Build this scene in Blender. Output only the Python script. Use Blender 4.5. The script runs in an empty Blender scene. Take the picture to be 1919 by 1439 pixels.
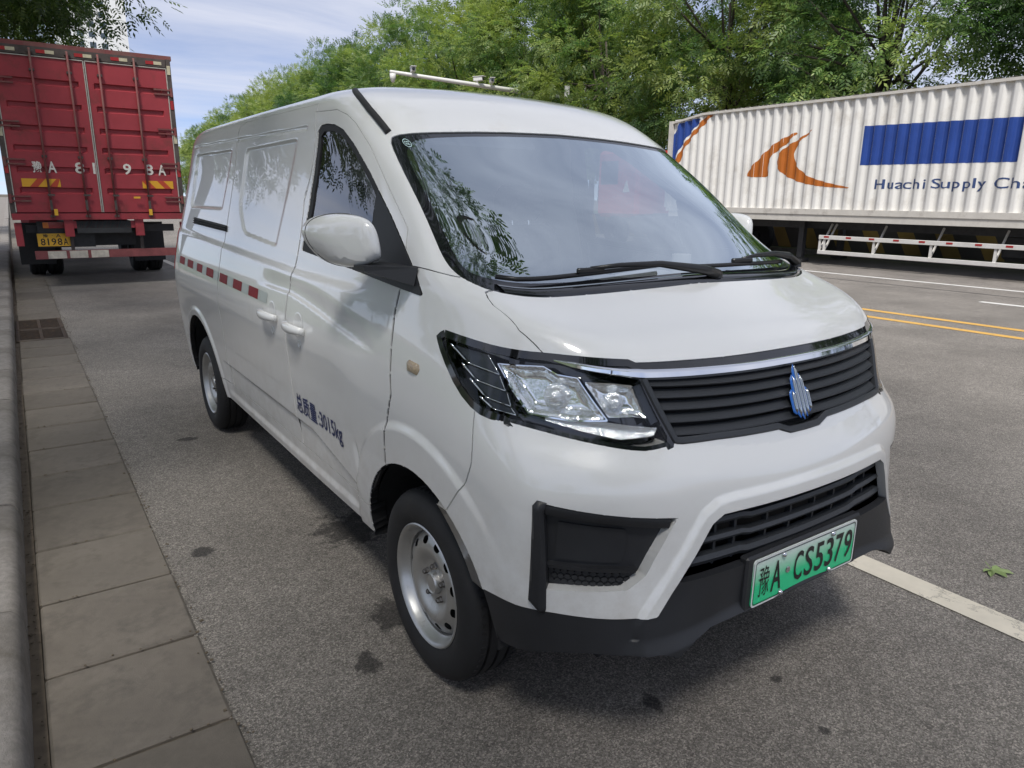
import bpy, math, random
import numpy as np
from mathutils import Matrix, Vector
R = math.radians
random.seed(7); rng = np.random.default_rng(7)
scene = bpy.context.scene
col = scene.collection
# ---------------------------------------------------------------- camera
cam_d = bpy.data.cameras.new('camera'); cam = bpy.data.objects.new('camera', cam_d); col.objects.link(cam)
CAM = Vector((-1.738, -1.847, 1.514))
def cam_axes(yaw, pitch, roll):
    f = Vector((math.sin(yaw)*math.cos(pitch), math.cos(yaw)*math.cos(pitch), -math.sin(pitch)))
    r = Vector((math.cos(yaw), -math.sin(yaw), 0)); u = r.cross(f)
    return r*math.cos(roll)+u*math.sin(roll), -r*math.sin(roll)+u*math.cos(roll), f
_r, _u, _f = cam_axes(R(34.43), R(14.566), R(.611))
cam.matrix_world = Matrix(((_r.x,_u.x,-_f.x,CAM.x),(_r.y,_u.y,-_f.y,CAM.y),(_r.z,_u.z,-_f.z,CAM.z),(0,0,0,1)))
cam_d.sensor_width = 36; cam_d.lens = 36*1339.6/1919; cam_d.clip_start = .05; cam_d.clip_end = 4000
scene.camera = cam
# ---------------------------------------------------------------- sky, sun, exposure
SUN_AZ = R(-140); SUN_EL = R(58)            # azimuth clockwise from +y
world = bpy.data.worlds.new('World'); scene.world = world; world.use_nodes = True
nt = world.node_tree; nt.nodes.clear()
def N(tree, kind, **kw):
    n = tree.nodes.new(kind)
    for k, v in kw.items():
        if k in n.bl_rna.properties.keys(): setattr(n, k, v)
        else: n.inputs[k].default_value = v
    return n
wo = N(nt, 'ShaderNodeOutputWorld'); bg = N(nt, 'ShaderNodeBackground', Strength=.07)
sky = N(nt, 'ShaderNodeTexSky', sky_type='NISHITA', sun_disc=False, sun_elevation=SUN_EL, sun_rotation=SUN_AZ, air_density=.6, dust_density=.5, ozone_density=8.0, altitude=2000.)
tc = N(nt, 'ShaderNodeTexCoord'); sx = N(nt, 'ShaderNodeSeparateXYZ'); nt.links.new(tc.outputs['Generated'], sx.inputs[0])
zz = N(nt, 'ShaderNodeMath', operation='ADD'); zz.inputs[1].default_value = .16; nt.links.new(sx.outputs[2], zz.inputs[0])
zm = N(nt, 'ShaderNodeMath', operation='MAXIMUM'); zm.inputs[1].default_value = .06; nt.links.new(zz.outputs[0], zm.inputs[0])
dv = N(nt, 'ShaderNodeVectorMath', operation='DIVIDE'); cb = N(nt, 'ShaderNodeCombineXYZ')
for i in range(3): nt.links.new(zm.outputs[0], cb.inputs[i])
nt.links.new(tc.outputs['Generated'], dv.inputs[0]); nt.links.new(cb.outputs[0], dv.inputs[1])
mp = N(nt, 'ShaderNodeMapping'); mp.inputs['Scale'].default_value = (.55, 1.5, .0); mp.inputs['Rotation'].default_value = (0,0,R(-40)); mp.inputs['Location'].default_value = (3.1,1.7,0)
nt.links.new(dv.outputs[0], mp.inputs[0])
cn = N(nt, 'ShaderNodeTexNoise', Scale=1.15, Detail=9., Roughness=.6, Distortion=.35); nt.links.new(mp.outputs[0], cn.inputs['Vector'])
cr = N(nt, 'ShaderNodeValToRGB'); cr.color_ramp.elements[0].position = .33; cr.color_ramp.elements[1].position = .66
cr.color_ramp.elements[0].color = (.38,.38,.38,1); cr.color_ramp.elements[1].color = (.92,.92,.92,1)
nt.links.new(cn.outputs[0], cr.inputs[0])
mx = N(nt, 'ShaderNodeMixRGB'); mx.inputs[2].default_value = (5.4, 5.6, 6.4, 1)
nt.links.new(cr.outputs[0], mx.inputs[0]); nt.links.new(sky.outputs[0], mx.inputs[1])
nt.links.new(mx.outputs[0], bg.inputs[0]); nt.links.new(bg.outputs[0], wo.inputs[0])
sun_d = bpy.data.lights.new('sun', 'SUN'); sun = bpy.data.objects.new('sun', sun_d); col.objects.link(sun)
sun_d.energy = 2.2; sun_d.angle = R(12); sun_d.color = (1, .965, .915)
sd = Vector((math.sin(SUN_AZ)*math.cos(SUN_EL), math.cos(SUN_AZ)*math.cos(SUN_EL), math.sin(SUN_EL)))
sun.rotation_euler = sd.to_track_quat('Z', 'Y').to_euler(); sun.location = (0,0,60)
vs = scene.view_settings; vs.view_transform = 'Standard'; vs.look = 'None'; vs.exposure = 1.05; vs.gamma = 1; vs.use_curve_mapping = False
scene.cycles.max_bounces = 10; scene.cycles.transparent_max_bounces = 24; scene.cycles.caustics_reflective = False; scene.cycles.caustics_refractive = False
scene.cycles.use_denoising = True
# ---------------------------------------------------------------- helpers
def link(o): col.objects.link(o); return o
def world_of(o):
    return Matrix.Translation(o.location) @ o.rotation_euler.to_matrix().to_4x4()
def adopt(o, parent):
    """parent a mesh written in world coordinates"""
    if parent is not None:
        m = world_of(parent)
        q = parent.parent
        if q is not None and parent.type == 'EMPTY': pass
        o.parent = parent
        o.matrix_parent_inverse = (total(parent)).inverted()
def total(o):
    m = o.matrix_basis.copy() if False else Matrix.LocRotScale(o.location, o.rotation_euler, o.scale)
    while o.parent is not None:
        m = o.matrix_parent_inverse @ m; o = o.parent
        m = Matrix.LocRotScale(o.location, o.rotation_euler, o.scale) @ m
    return m
def tag(o, label=None, cat=None, group=None, kind=None):
    if label: o['label'] = label
    if cat: o['category'] = cat
    if group: o['group'] = group
    if kind: o['kind'] = kind
    return o
def thing(name, label, cat, loc=(0,0,0), rz=0, group=None):
    o = bpy.data.objects.new(name, None); o.empty_display_size = .2; link(o)
    o.location = loc; o.rotation_euler = (0,0,rz)
    return tag(o, label, cat, group)
def mesh(name, V, F, mats=None, smooth=False, normals=None):
    me = bpy.data.meshes.new(name)
    V = np.asarray(V, float); me.from_pydata(V.tolist(), [], [tuple(int(i) for i in f) for f in F])
    if mats is not None:
        for m in (mats if isinstance(mats, (list,tuple)) else [mats]): me.materials.append(m)
    if smooth: me.polygons.foreach_set('use_smooth', np.ones(len(me.polygons), bool))
    me.update()
    if normals is not None: me.normals_split_custom_set_from_vertices(np.asarray(normals, float).tolist())
    return me
def obj(name, me, parent=None, label=None, cat=None, group=None, kind=None):
    o = bpy.data.objects.new(name, me); link(o); adopt(o, parent)
    return tag(o, label, cat, group, kind)
class MB:
    """collects shapes into one mesh"""
    def __init__(s): s.V = []; s.F = []
    def add(s, V, F):
        b = len(s.V); s.V += [tuple(v) for v in V]; s.F += [tuple(i+b for i in f) for f in F]; return s
    def box(s, c, d, M=None, bev=0):
        c = Vector(c); x, y, z = d[0]/2, d[1]/2, d[2]/2
        if bev <= 0:
            P = [Vector((i*x,j*y,k*z)) for i in (-1,1) for j in (-1,1) for k in (-1,1)]
            F = [(0,1,3,2),(4,6,7,5),(0,4,5,1),(2,3,7,6),(0,2,6,4),(1,5,7,3)]
        else:
            b = min(bev, x*.95, y*.95, z*.95); P = []; idx = {}
            for i in (-1,1):
                for j in (-1,1):
                    for k in (-1,1):
                        for a in range(3):
                            v = [i*x, j*y, k*z]; sg = (i,j,k)
                            for q in range(3):
                                if q != a: v[q] -= sg[q]*b
                            idx[(i,j,k,a)] = len(P); P.append(Vector(v))
            F = []
            for a in range(3):
                q, r = (a+1) % 3, (a+2) % 3
                for sg in (-1,1):
                    def K(u, w):
                        t = [0,0,0]; t[a] = sg; t[q] = u; t[r] = w; return idx[(t[0],t[1],t[2],a)]
                    f = [K(-1,-1),K(1,-1),K(1,1),K(-1,1)]; F.append(tuple(f if sg > 0 else f[::-1]))
                for u in (-1,1):
                    for w in (-1,1):
                        def K2(e, ax):
                            t = [0,0,0]; t[a] = e; t[q] = u; t[r] = w; return idx[(t[0],t[1],t[2],ax)]
                        f = [K2(-1,q),K2(1,q),K2(1,r),K2(-1,r)]; F.append(tuple(f if u*w > 0 else f[::-1]))
            for i in (-1,1):
                for j in (-1,1):
                    for k in (-1,1):
                        f = [idx[(i,j,k,a)] for a in range(3)]; F.append(tuple(f if i*j*k > 0 else f[::-1]))
        if M is not None: P = [M @ p for p in P]
        return s.add([p+c for p in P], F)
    def tube(s, pts, r, n=8, cap=True):
        pts = [Vector(p) for p in pts]; rs = r if isinstance(r, (list,tuple)) else [r]*len(pts); V = []; F = []
        up = Vector((0,0,1))
        for i, p in enumerate(pts):
            t = (pts[min(i+1,len(pts)-1)]-pts[max(i-1,0)]).normalized()
            a = t.cross(up)
            if a.length < 1e-3: a = t.cross(Vector((1,0,0)))
            a.normalize(); b = a.cross(t)
            for k in range(n):
                q = 2*math.pi*k/n; V.append(p+(a*math.cos(q)+b*math.sin(q))*rs[i])
        for i in range(len(pts)-1):
            for k in range(n):
                F.append((i*n+k, i*n+(k+1)%n, (i+1)*n+(k+1)%n, (i+1)*n+k))
        if cap: F.append(tuple(range(n))[::-1]); F.append(tuple((len(pts)-1)*n+k for k in range(n)))
        return s.add(V, F)
    def bar(s, a, b, w, h, up=(0,0,1)):
        a, b = Vector(a), Vector(b); t = (b-a).normalized(); sdv = t.cross(Vector(up)).normalized(); uv = sdv.cross(t)
        V = [p+sdv*i*w/2+uv*j*h/2 for p in (a,b) for i, j in ((-1,-1),(1,-1),(1,1),(-1,1))]
        return s.add(V, [(0,1,2,3)[::-1],(4,5,6,7),(0,1,5,4),(1,2,6,5),(2,3,7,6),(3,0,4,7)])
    def lathe(s, prof, n=40, axis='x', c=(0,0,0), cap=False):
        """prof: (axial, radius)"""
        V = []; F = []; m = len(prof); c = Vector(c)
        for k in range(n):
            q = 2*math.pi*k/n
            for a, r in prof:
                p = (a, r*math.cos(q), r*math.sin(q)) if axis == 'x' else ((r*math.cos(q), r*math.sin(q), a) if axis == 'z' else (r*math.cos(q), a, -r*math.sin(q)))
                V.append(c+Vector(p))
        for k in range(n):
            for i in range(m-1):
                F.append((k*m+i, ((k+1)%n)*m+i, ((k+1)%n)*m+i+1, k*m+i+1))
        if cap:
            F.append(tuple(k*m for k in range(n))[::-1]); F.append(tuple(k*m+m-1 for k in range(n)))
        return s.add(V, F)
    def prism(s, poly, d, M):
        """poly in a plane (u,v), pushed out by d along w; M maps (u,v,w) to world"""
        n = len(poly); V = [M @ Vector((u,v,0)) for u, v in poly]+[M @ Vector((u,v,d)) for u, v in poly]
        F = [tuple(range(n))[::-1], tuple(range(n,2*n))]+[(i,(i+1)%n,n+(i+1)%n,n+i) for i in range(n)]
        return s.add(V, F)
    def me(s, name, m, smooth=False, angle=None):
        me = mesh(name, s.V, s.F, m, smooth)
        if angle is not None:
            me.polygons.foreach_set('use_smooth', np.ones(len(me.polygons), bool)); me.set_sharp_from_angle(angle=R(angle))
        return me
    def build(s, name, m, parent=None, smooth=False, angle=None, **kw):
        return obj(name, s.me(name, m, smooth, angle), parent, **kw)
def copy_tree(o, parent=None):
    c = o.copy(); link(c)
    if parent is not None: c.parent = parent; c.matrix_parent_inverse = o.matrix_parent_inverse.copy()
    for ch in o.children: copy_tree(ch, c)
    return c
# ---------------------------------------------------------------- materials
MATS = {}
def P(name, c, rough=.5, metal=0, coat=0, coat_rough=.03, spec=.5, noise=None, bump=None, emit=None, dirt=None):
    """principled; noise=(scale, amount) mottles the colour, bump=(scale, strength), dirt=(colour, scale, lo, hi)"""
    m = bpy.data.materials.new(name); m.use_nodes = True; t = m.node_tree; b = t.nodes['Principled BSDF']
    b.inputs['Base Color'].default_value = (*c, 1); b.inputs['Roughness'].default_value = rough; b.inputs['Metallic'].default_value = metal
    b.inputs['Coat Weight'].default_value = coat; b.inputs['Coat IOR'].default_value = 1.62; b.inputs['Coat Roughness'].default_value = coat_rough; b.inputs['Specular IOR Level'].default_value = spec
    tcn = N(t, 'ShaderNodeTexCoord'); cur = None
    if noise:
        n = N(t, 'ShaderNodeTexNoise', Scale=noise[0], Detail=6., Roughness=.65); t.links.new(tcn.outputs['Object'], n.inputs['Vector'])
        r = N(t, 'ShaderNodeMapRange'); r.inputs[1].default_value = .25; r.inputs[2].default_value = .75; r.inputs[3].default_value = 1-noise[1]; r.inputs[4].default_value = 1+noise[1]
        t.links.new(n.outputs[0], r.inputs[0])
        v = N(t, 'ShaderNodeVectorMath', operation='SCALE'); v.inputs[0].default_value = c; t.links.new(r.outputs[0], v.inputs['Scale'])
        cur = v.outputs[0]
    if dirt:
        n = N(t, 'ShaderNodeTexNoise', Scale=dirt[1], Detail=8., Roughness=.7); t.links.new(tcn.outputs['Object'], n.inputs['Vector'])
        r = N(t, 'ShaderNodeMapRange'); r.inputs[1].default_value = dirt[2]; r.inputs[2].default_value = dirt[3]; t.links.new(n.outputs[0], r.inputs[0])
        x = N(t, 'ShaderNodeMixRGB'); x.inputs[2].default_value = (*dirt[0], 1)
        if cur: t.links.new(cur, x.inputs[1])
        else: x.inputs[1].default_value = (*c, 1)
        t.links.new(r.outputs[0], x.inputs[0]); cur = x.outputs[0]
        ro = N(t, 'ShaderNodeMapRange'); ro.inputs[3].default_value = rough; ro.inputs[4].default_value = max(rough, .75); t.links.new(r.outputs[0], ro.inputs[0]); t.links.new(ro.outputs[0], b.inputs['Roughness'])
    if cur: t.links.new(cur, b.inputs['Base Color'])
    if bump:
        n = N(t, 'ShaderNodeTexNoise', Scale=bump[0], Detail=5., Roughness=.6); t.links.new(tcn.outputs['Object'], n.inputs['Vector'])
        bp = N(t, 'ShaderNodeBump', Strength=bump[1], Distance=.01); t.links.new(n.outputs[0], bp.inputs['Height']); t.links.new(bp.outputs[0], b.inputs['Normal'])
    MATS[name] = m; return m
def glass_mat(name, tint, ior=1.5, boost=2.6, coating=0.):
    """thin pane: transparent plus mirror by Schlick's term (the same from both faces)"""
    m = bpy.data.materials.new(name); m.use_nodes = True; t = m.node_tree; t.nodes.clear()
    o = N(t, 'ShaderNodeOutputMaterial'); g = N(t, 'ShaderNodeNewGeometry'); tr = N(t, 'ShaderNodeBsdfTransparent'); tr.inputs[0].default_value = (*tint, 1)
    gl = N(t, 'ShaderNodeBsdfGlossy', Roughness=0.); mxs = N(t, 'ShaderNodeMixShader'); f0 = ((ior-1)/(ior+1))**2
    d = N(t, 'ShaderNodeVectorMath', operation='DOT_PRODUCT'); t.links.new(g.outputs['Normal'], d.inputs[0]); t.links.new(g.outputs['Incoming'], d.inputs[1])
    ab = N(t, 'ShaderNodeMath', operation='ABSOLUTE'); t.links.new(d.outputs['Value'], ab.inputs[0])
    om = N(t, 'ShaderNodeMath', operation='SUBTRACT', use_clamp=True); om.inputs[0].default_value = 1; t.links.new(ab.outputs[0], om.inputs[1])
    pw = N(t, 'ShaderNodeMath', operation='POWER'); pw.inputs[1].default_value = 5; t.links.new(om.outputs[0], pw.inputs[0])
    m2 = N(t, 'ShaderNodeMath', operation='MULTIPLY_ADD', use_clamp=True); m2.inputs[1].default_value = (1-f0)*boost; m2.inputs[2].default_value = f0*boost+coating
    t.links.new(pw.outputs[0], m2.inputs[0]); t.links.new(m2.outputs[0], mxs.inputs[0]); t.links.new(tr.outputs[0], mxs.inputs[1]); t.links.new(gl.outputs[0], mxs.inputs[2]); t.links.new(mxs.outputs[0], o.inputs[0])
    MATS[name] = m; return m
paint = P('white_paint', (.74,.745,.74), .30, coat=1, coat_rough=.015, dirt=((.60,.58,.53), 2.4, .60, .95))
def road_dust(m, z0, z1, c, k):
    """thin film of thrown-up road dust that thickens low on the bodywork"""
    t = m.node_tree; b = t.nodes['Principled BSDF']; src = b.inputs['Base Color'].links[0].from_socket
    g = N(t, 'ShaderNodeNewGeometry'); sp = N(t, 'ShaderNodeSeparateXYZ'); t.links.new(g.outputs['Position'], sp.inputs[0])
    r = N(t, 'ShaderNodeMapRange'); r.inputs[1].default_value = z0; r.inputs[2].default_value = z1; r.inputs[3].default_value = k; r.inputs[4].default_value = 0; t.links.new(sp.outputs[2], r.inputs[0])
    n = N(t, 'ShaderNodeTexNoise', Scale=11., Detail=9., Roughness=.75); t.links.new(g.outputs['Position'], n.inputs['Vector'])
    q = N(t, 'ShaderNodeMapRange'); q.inputs[1].default_value = .35; q.inputs[2].default_value = .7; t.links.new(n.outputs[0], q.inputs[0])
    ml = N(t, 'ShaderNodeMath', operation='MULTIPLY'); t.links.new(r.outputs[0], ml.inputs[0]); t.links.new(q.outputs[0], ml.inputs[1])
    x = N(t, 'ShaderNodeMixRGB'); x.inputs[2].default_value = (*c,1); t.links.new(ml.outputs[0], x.inputs[0]); t.links.new(src, x.inputs[1]); t.links.new(x.outputs[0], b.inputs['Base Color'])
road_dust(paint, .34, .85, (.36,.32,.27), .55)
black_plastic = P('black_plastic', (.018,.019,.022), .48, bump=(900,.06), noise=(6,.25))
gloss_black = P('gloss_black', (.008,.009,.011), .06, coat=.6)
rubber = P('black_rubber', (.013,.013,.014), .6, noise=(20,.3))
tyre_m = P('tyre_rubber', (.011,.011,.012), .70, noise=(14,.35), dirt=((.045,.040,.034), 9, .58, .95))
chrome = P('chrome', (.82,.83,.85), .05, metal=1)
silver = P('silver_wheel', (.52,.52,.51), .36, metal=.85, noise=(12,.12), dirt=((.16,.11,.08), 11, .58, .85))
dark_metal = P('dark_metal', (.03,.03,.032), .6, noise=(8,.4))
liner = P('arch_liner', (.010,.010,.011), .85, noise=(9,.4))
slat_m = P('grille_plastic', (.028,.031,.036), .42, bump=(700,.08))
glass = glass_mat('windscreen_glass', (.88,.92,.93), 1.52, 2.2, .46); glass.node_tree.nodes['Glossy BSDF'].inputs[0].default_value = (.86,.95,1,1)
door_glass = glass_mat('door_glass', (.84,.86,.86), 1.52, 1.8, .08)
lens_m = glass_mat('lamp_lens', (.97,.98,.98), 1.4, 1.0)
# ---------------------------------------------------------------- van body surface (metres; x lateral, y towards the tail, z up)
import numpy as np
def _rows():
    side = [(.33,.790),(.42,.806),(.55,.820),(.70,.832),(.84,.840),(.95,.838),(1.05,.826),(1.14,.809),(1.22,.793),(1.30,.776),
            (1.42,.748),(1.56,.716),(1.70,.687),(1.80,.668),(1.868,.640),(1.915,.565),(1.942,.40),(1.955,.2),(1.96,0.)]
    F = [
     [(0,-.785,.438),(.25,-.776,.43),(.49,-.770,.398),(.64,-.69,.368),(.735,-.545,.335),(.785,-.41,.33),(.785,.1,.33)],
     [(0,-.785,.485),(.25,-.776,.48),(.485,-.768,.458),(.64,-.69,.438),(.745,-.555,.425),(.80,-.41,.42),(.806,.1,.42)],
     [(0,-.790,.57),(.25,-.782,.57),(.47,-.754,.565),(.64,-.68,.56),(.75,-.56,.555),(.808,-.41,.55),(.82,.1,.55)],
     [(0,-.800,.70),(.25,-.789,.70),(.47,-.752,.70),(.63,-.675,.70),(.755,-.56,.70),(.816,-.40,.70),(.832,.1,.70)],
     [(0,-.780,.82),(.25,-.769,.82),(.47,-.735,.825),(.64,-.664,.83),(.755,-.545,.835),(.82,-.39,.84),(.84,.1,.84)],
     [(0,-.745,.915),(.25,-.735,.917),(.47,-.695,.925),(.63,-.60,.935),(.735,-.475,.945),(.81,-.335,.95),(.838,.1,.95)],
     [(0,-.712,1.01),(.25,-.703,1.012),(.48,-.655,1.02),(.625,-.575,1.03),(.725,-.455,1.04),(.795,-.30,1.05),(.826,.1,1.05)],
     [(0,-.672,1.093),(.25,-.662,1.096),(.48,-.617,1.105),(.62,-.548,1.118),(.705,-.44,1.13),(.775,-.275,1.138),(.809,.1,1.14)],
     [(0,-.565,1.172),(.25,-.558,1.174),(.47,-.525,1.178),(.60,-.48,1.192),(.688,-.395,1.208),(.757,-.225,1.222),(.793,.1,1.22)],
     [(0,-.36,1.252),(.25,-.35,1.252),(.46,-.315,1.254),(.60,-.26,1.260),(.697,-.195,1.276),(.754,-.07,1.290),(.776,.12,1.30)],
     [(0,-.165,1.37),(.23,-.153,1.37),(.44,-.122,1.373),(.585,-.07,1.38),(.66,-.01,1.39),(.715,.07,1.40),(.748,.23,1.42)],
     [(0,.052,1.52),(.22,.06,1.52),(.43,.087,1.523),(.57,.13,1.53),(.64,.18,1.54),(.685,.25,1.55),(.716,.42,1.56)],
     [(0,.28,1.665),(.22,.288,1.665),(.42,.31,1.668),(.555,.345,1.675),(.62,.39,1.685),(.66,.46,1.69),(.687,.64,1.70)],
     [(0,.455,1.775),(.22,.463,1.775),(.41,.483,1.776),(.54,.515,1.78),(.60,.56,1.785),(.638,.64,1.79),(.668,.83,1.80)],
     [(0,.62,1.860),(.22,.628,1.859),(.40,.65,1.857),(.52,.685,1.857),(.575,.735,1.859),(.612,.82,1.862),(.640,1.0,1.868)],
     [(0,.80,1.912),(.2,.81,1.911),(.36,.835,1.909),(.46,.875,1.909),(.51,.93,1.910),(.54,1.01,1.912),(.565,1.16,1.915)],
     [(0,1.0,1.942),(.16,1.01,1.942),(.28,1.035,1.940),(.35,1.075,1.940),(.38,1.12,1.940),(.392,1.18,1.940),(.40,1.32,1.942)],
     [(0,1.2,1.955),(.09,1.21,1.955),(.15,1.23,1.955),(.18,1.26,1.955),(.19,1.30,1.955),(.195,1.36,1.955),(.2,1.48,1.955)],
     [(0,1.4,1.96),(0,1.42,1.96),(0,1.44,1.96),(0,1.47,1.96),(0,1.5,1.96),(0,1.55,1.96),(0,1.62,1.96)]]
    yr = [3.84,3.86,3.87,3.88,3.88,3.88,3.88,3.875,3.87,3.865,3.85,3.83,3.80,3.76,3.70,3.60,3.45,3.3,3.2]
    G = []
    for k,(zs,W) in enumerate(side):
        row = [list(p) for p in F[k]]
        y6 = row[-1][1]; r = yr[k]
        for y in ((y6+1.5)/2, 1.5, 2.15, 2.8, r-.42): row.append([W, y, zs])
        row.append([W-.012 if W>.1 else W*.97, r-.15, zs]); row.append([max(W-.075,W*.85), r-.035, zs]); row.append([max(W-.24,W*.55), r-.004, zs]); row.append([W*.25, r, zs]); row.append([0, r, zs])
        G.append(row)
    G = np.array(G, float); G[...,0] *= -1
    up = np.clip((np.arange(len(G))-12.)/2, 0, 1)[:,None]
    G[...,2] += up*(.012+.016*np.clip((G[...,1]-.6)/1.8, 0, 1))
    return G
_P = _rows(); NT, NS = _P.shape[0]-1, _P.shape[1]-1
_MIR = np.array([-1,1,1.])
def _pad(C):
    C = np.concatenate([2*C[:1]-C[1:2], C, C[-2:-1]*_MIR], 0)
    return np.concatenate([C[:,1:2]*_MIR, C, C[:,-2:-1]*_MIR], 1)
def _bs(u):
    i = np.floor(u).astype(int); f = u-i
    return i, np.stack([(1-f)**3/6, (3*f**3-6*f*f+4)/6, (-3*f**3+3*f*f+3*f+1)/6, f**3/6], -1)
def _ev(Cp, s, t):
    s = np.clip(s, 0, NS-1e-9); t = np.clip(t, 0, NT-1e-9)
    i, a = _bs(t); j, b = _bs(s)
    out = np.zeros(np.broadcast(s,t).shape+(3,))
    for p in range(4):
        for q in range(4):
            out += (a[...,p]*b[...,q])[...,None]*Cp[i+p, j+q]
    return out
_C = _P.copy()
_jj, _ii = np.meshgrid(np.arange(NS+1.), np.arange(NT+1.))
for _ in range(3):
    _C = _C + .8*(_P-_ev(_pad(_C), _jj, _ii))
_Cp = _pad(_C)
def sstep(a, b, x):
    u = np.clip((x-a)/(b-a), 0, 1); return u*u*(3-2*u)
def seg_d(y, z, pts):
    d = np.full(np.shape(y), 9.)
    for (a,b),(c,e) in zip(pts, pts[1:]):
        L = (c-a)**2+(e-b)**2
        u = np.clip(((y-a)*(c-a)+(z-b)*(e-b))/L, 0, 1)
        d = np.minimum(d, np.hypot(y-a-u*(c-a), z-b-u*(e-b)))
    return d
def rrect(y, z, quad, r=.05):
    # signed distance to a rounded convex quad (inside negative); quad counter-clockwise in (y,z)
    d = np.full(np.shape(y), -9.); acc = np.zeros(np.shape(y))
    for k in range(len(quad)):
        a, b = quad[k], quad[(k+1) % len(quad)]
        L = math.hypot(b[0]-a[0], b[1]-a[1]); nx, nz = (b[1]-a[1])/L, -(b[0]-a[0])/L
        e = (y-a[0])*nx+(z-a[1])*nz + r
        d = np.maximum(d, e); acc += np.maximum(e, 0)**2
    return np.where(d > 0, np.sqrt(acc), d) - r
RW = 3.05; WZ = .31
def relief(y, z):
    """pressed relief of the flanks, metres outwards"""
    f = np.zeros(np.shape(y))
    for yc, rc in ((0., .545), (RW, .52)):
        r = np.hypot(y-yc, z-WZ)
        lift = sstep(rc, rc-.035, r)*sstep(.12, .35, z)
        f += .010*lift
    # pressed window shapes on the load bay
    f -= .011*sstep(-.001, -.016, rrect(y, z, Q_FRONT))*sstep(0, .075, y-(1.42-(z-1.285)*.19)); f -= .011*sstep(-.001, -.016, rrect(y, z, Q_REAR))*sstep(0, .08, y-(2.52-(z-1.43)*.2))
    f -= .006*sstep(.012, .003, np.abs(z-(1.79+.0133*(y-1.27))))*sstep(1.22, 1.26, y)*sstep(3.52, 3.46, y)
    # shoulder step under the windows
    zs = 1.235+.028*np.clip(y-1.1, 0, 3)
    f += .012*sstep(zs, zs-.05, z)*sstep(.25, .6, y)*sstep(.80, 1.0, z)
    # swage that drops across the front door
    zc = np.where(y > 1.15, 1.112, 1.112-.10*np.clip((1.15-y)/.9, 0, 1)**1.3)
    f -= sstep(.20, .45, y)*sstep(1.62, 1.40, y)*(.007*sstep(.0, .018, z-zc)*sstep(.10, .02, z-zc))
    # lower swage above the sill
    zl = .50+.10*np.clip((y-.45)/.5, 0, 1)-.02
    f -= sstep(.42, .62, y)*sstep(2.55, 2.4, y)*.010*sstep(.0, .02, zl-z)*sstep(.36, .40, z)
    # small dimple behind the front arch
    f -= .007*np.exp(-((y-.47)/.014)**2-((z-.60)/.06)**4)
    return f
Q_FRONT = [(1.25,1.278),(2.02,1.32),(2.20,1.47),(2.19,1.755),(1.20,1.757)]
Q_REAR  = [(2.40,1.43),(3.42,1.43),(3.43,1.775),(2.32,1.762)]
_LIP = [(1.0,3.44),(1.25,3.44),(1.47,3.40),(1.62,3.24),(1.84,2.67),(2.15,1.97),(2.36,1.53),(2.5,1.2)]
_CRE = [(-.5,3.93),(.53,3.98),(1.82,4.28),(3.2,4.40),(4.6,4.62),(5.4,4.66)]
def front_relief(s, t):
    """pressed lines of the bumper skin, metres outwards"""
    f = np.zeros(np.shape(s)); k = (s < 5.0) & (t < 5.2)
    if not k.any(): return f
    a, b = s[k], t[k]
    up = np.interp(a, [p[0] for p in _CRE], [p[1] for p in _CRE])
    d = (b-up)*.115
    w_ = np.where(d > 0, .075, .12); g = .010*np.clip(1-(np.sqrt(d*d+.012**2)-.012)/w_, 0, 1)*sstep(5.0, 4.2, a)
    d = seg_d(a*.235, b*.125, [(p*.235, q*.125) for p, q in [(-.5,3.44)]+_LIP])
    inn = (b < np.interp(a, [-1,1.25,1.47,1.62,1.84,2.15,2.36,2.6], [3.44,3.44,3.40,3.24,2.67,1.97,1.53,1.0]))
    g += .011*np.where(inn, 1, sstep(.050, .026, d))*sstep(2.7,2.5,a)
    f[k] = g; return f
def S0(s, t): return _ev(_Cp, np.asarray(s,float), np.asarray(t,float))
def S(s, t):
    P = S0(s, t)
    k = sstep(6.0, 6.6, np.asarray(s,float))*sstep(12.2, 11.6, np.asarray(s,float))*sstep(14.2, 13.4, np.asarray(t,float))
    k2 = sstep(4.6, 5.6, np.asarray(s,float))
    y, z = P[...,1], P[...,2]
    f = relief(y, z)
    w = np.where(np.hypot(y, z-WZ) < .6, k2, k)
    P[...,0] -= f*w*sstep(14.2, 13.4, np.asarray(t,float))
    ss, tt = np.broadcast_arrays(np.asarray(s,float), np.asarray(t,float))
    P[...,1] -= .016*sstep(1.05, .35, tt)*sstep(3.2, 2.2, ss); P[...,1] -= front_relief(ss, tt)*sstep(5.2, 3.5, ss); P[...,0] -= front_relief(ss, tt)*.6*sstep(2.5, 4.5, ss)
    return P
def SN(s, t, e=.004):
    s = np.asarray(s,float); t = np.asarray(t,float)
    s1, s0 = np.clip(s+e,0,NS-1e-6), np.clip(s-e,0,NS-1e-6); t1, t0 = np.clip(t+e,0,NT-1e-6), np.clip(t-e,0,NT-1e-6)
    n = np.cross(S(s,t1)-S(s,t0), S(s1,t)-S(s0,t))
    L = np.linalg.norm(n, axis=-1, keepdims=True)
    return np.where(L > 1e-12, n/np.maximum(L,1e-12), np.array([0,0,1.]))
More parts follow.
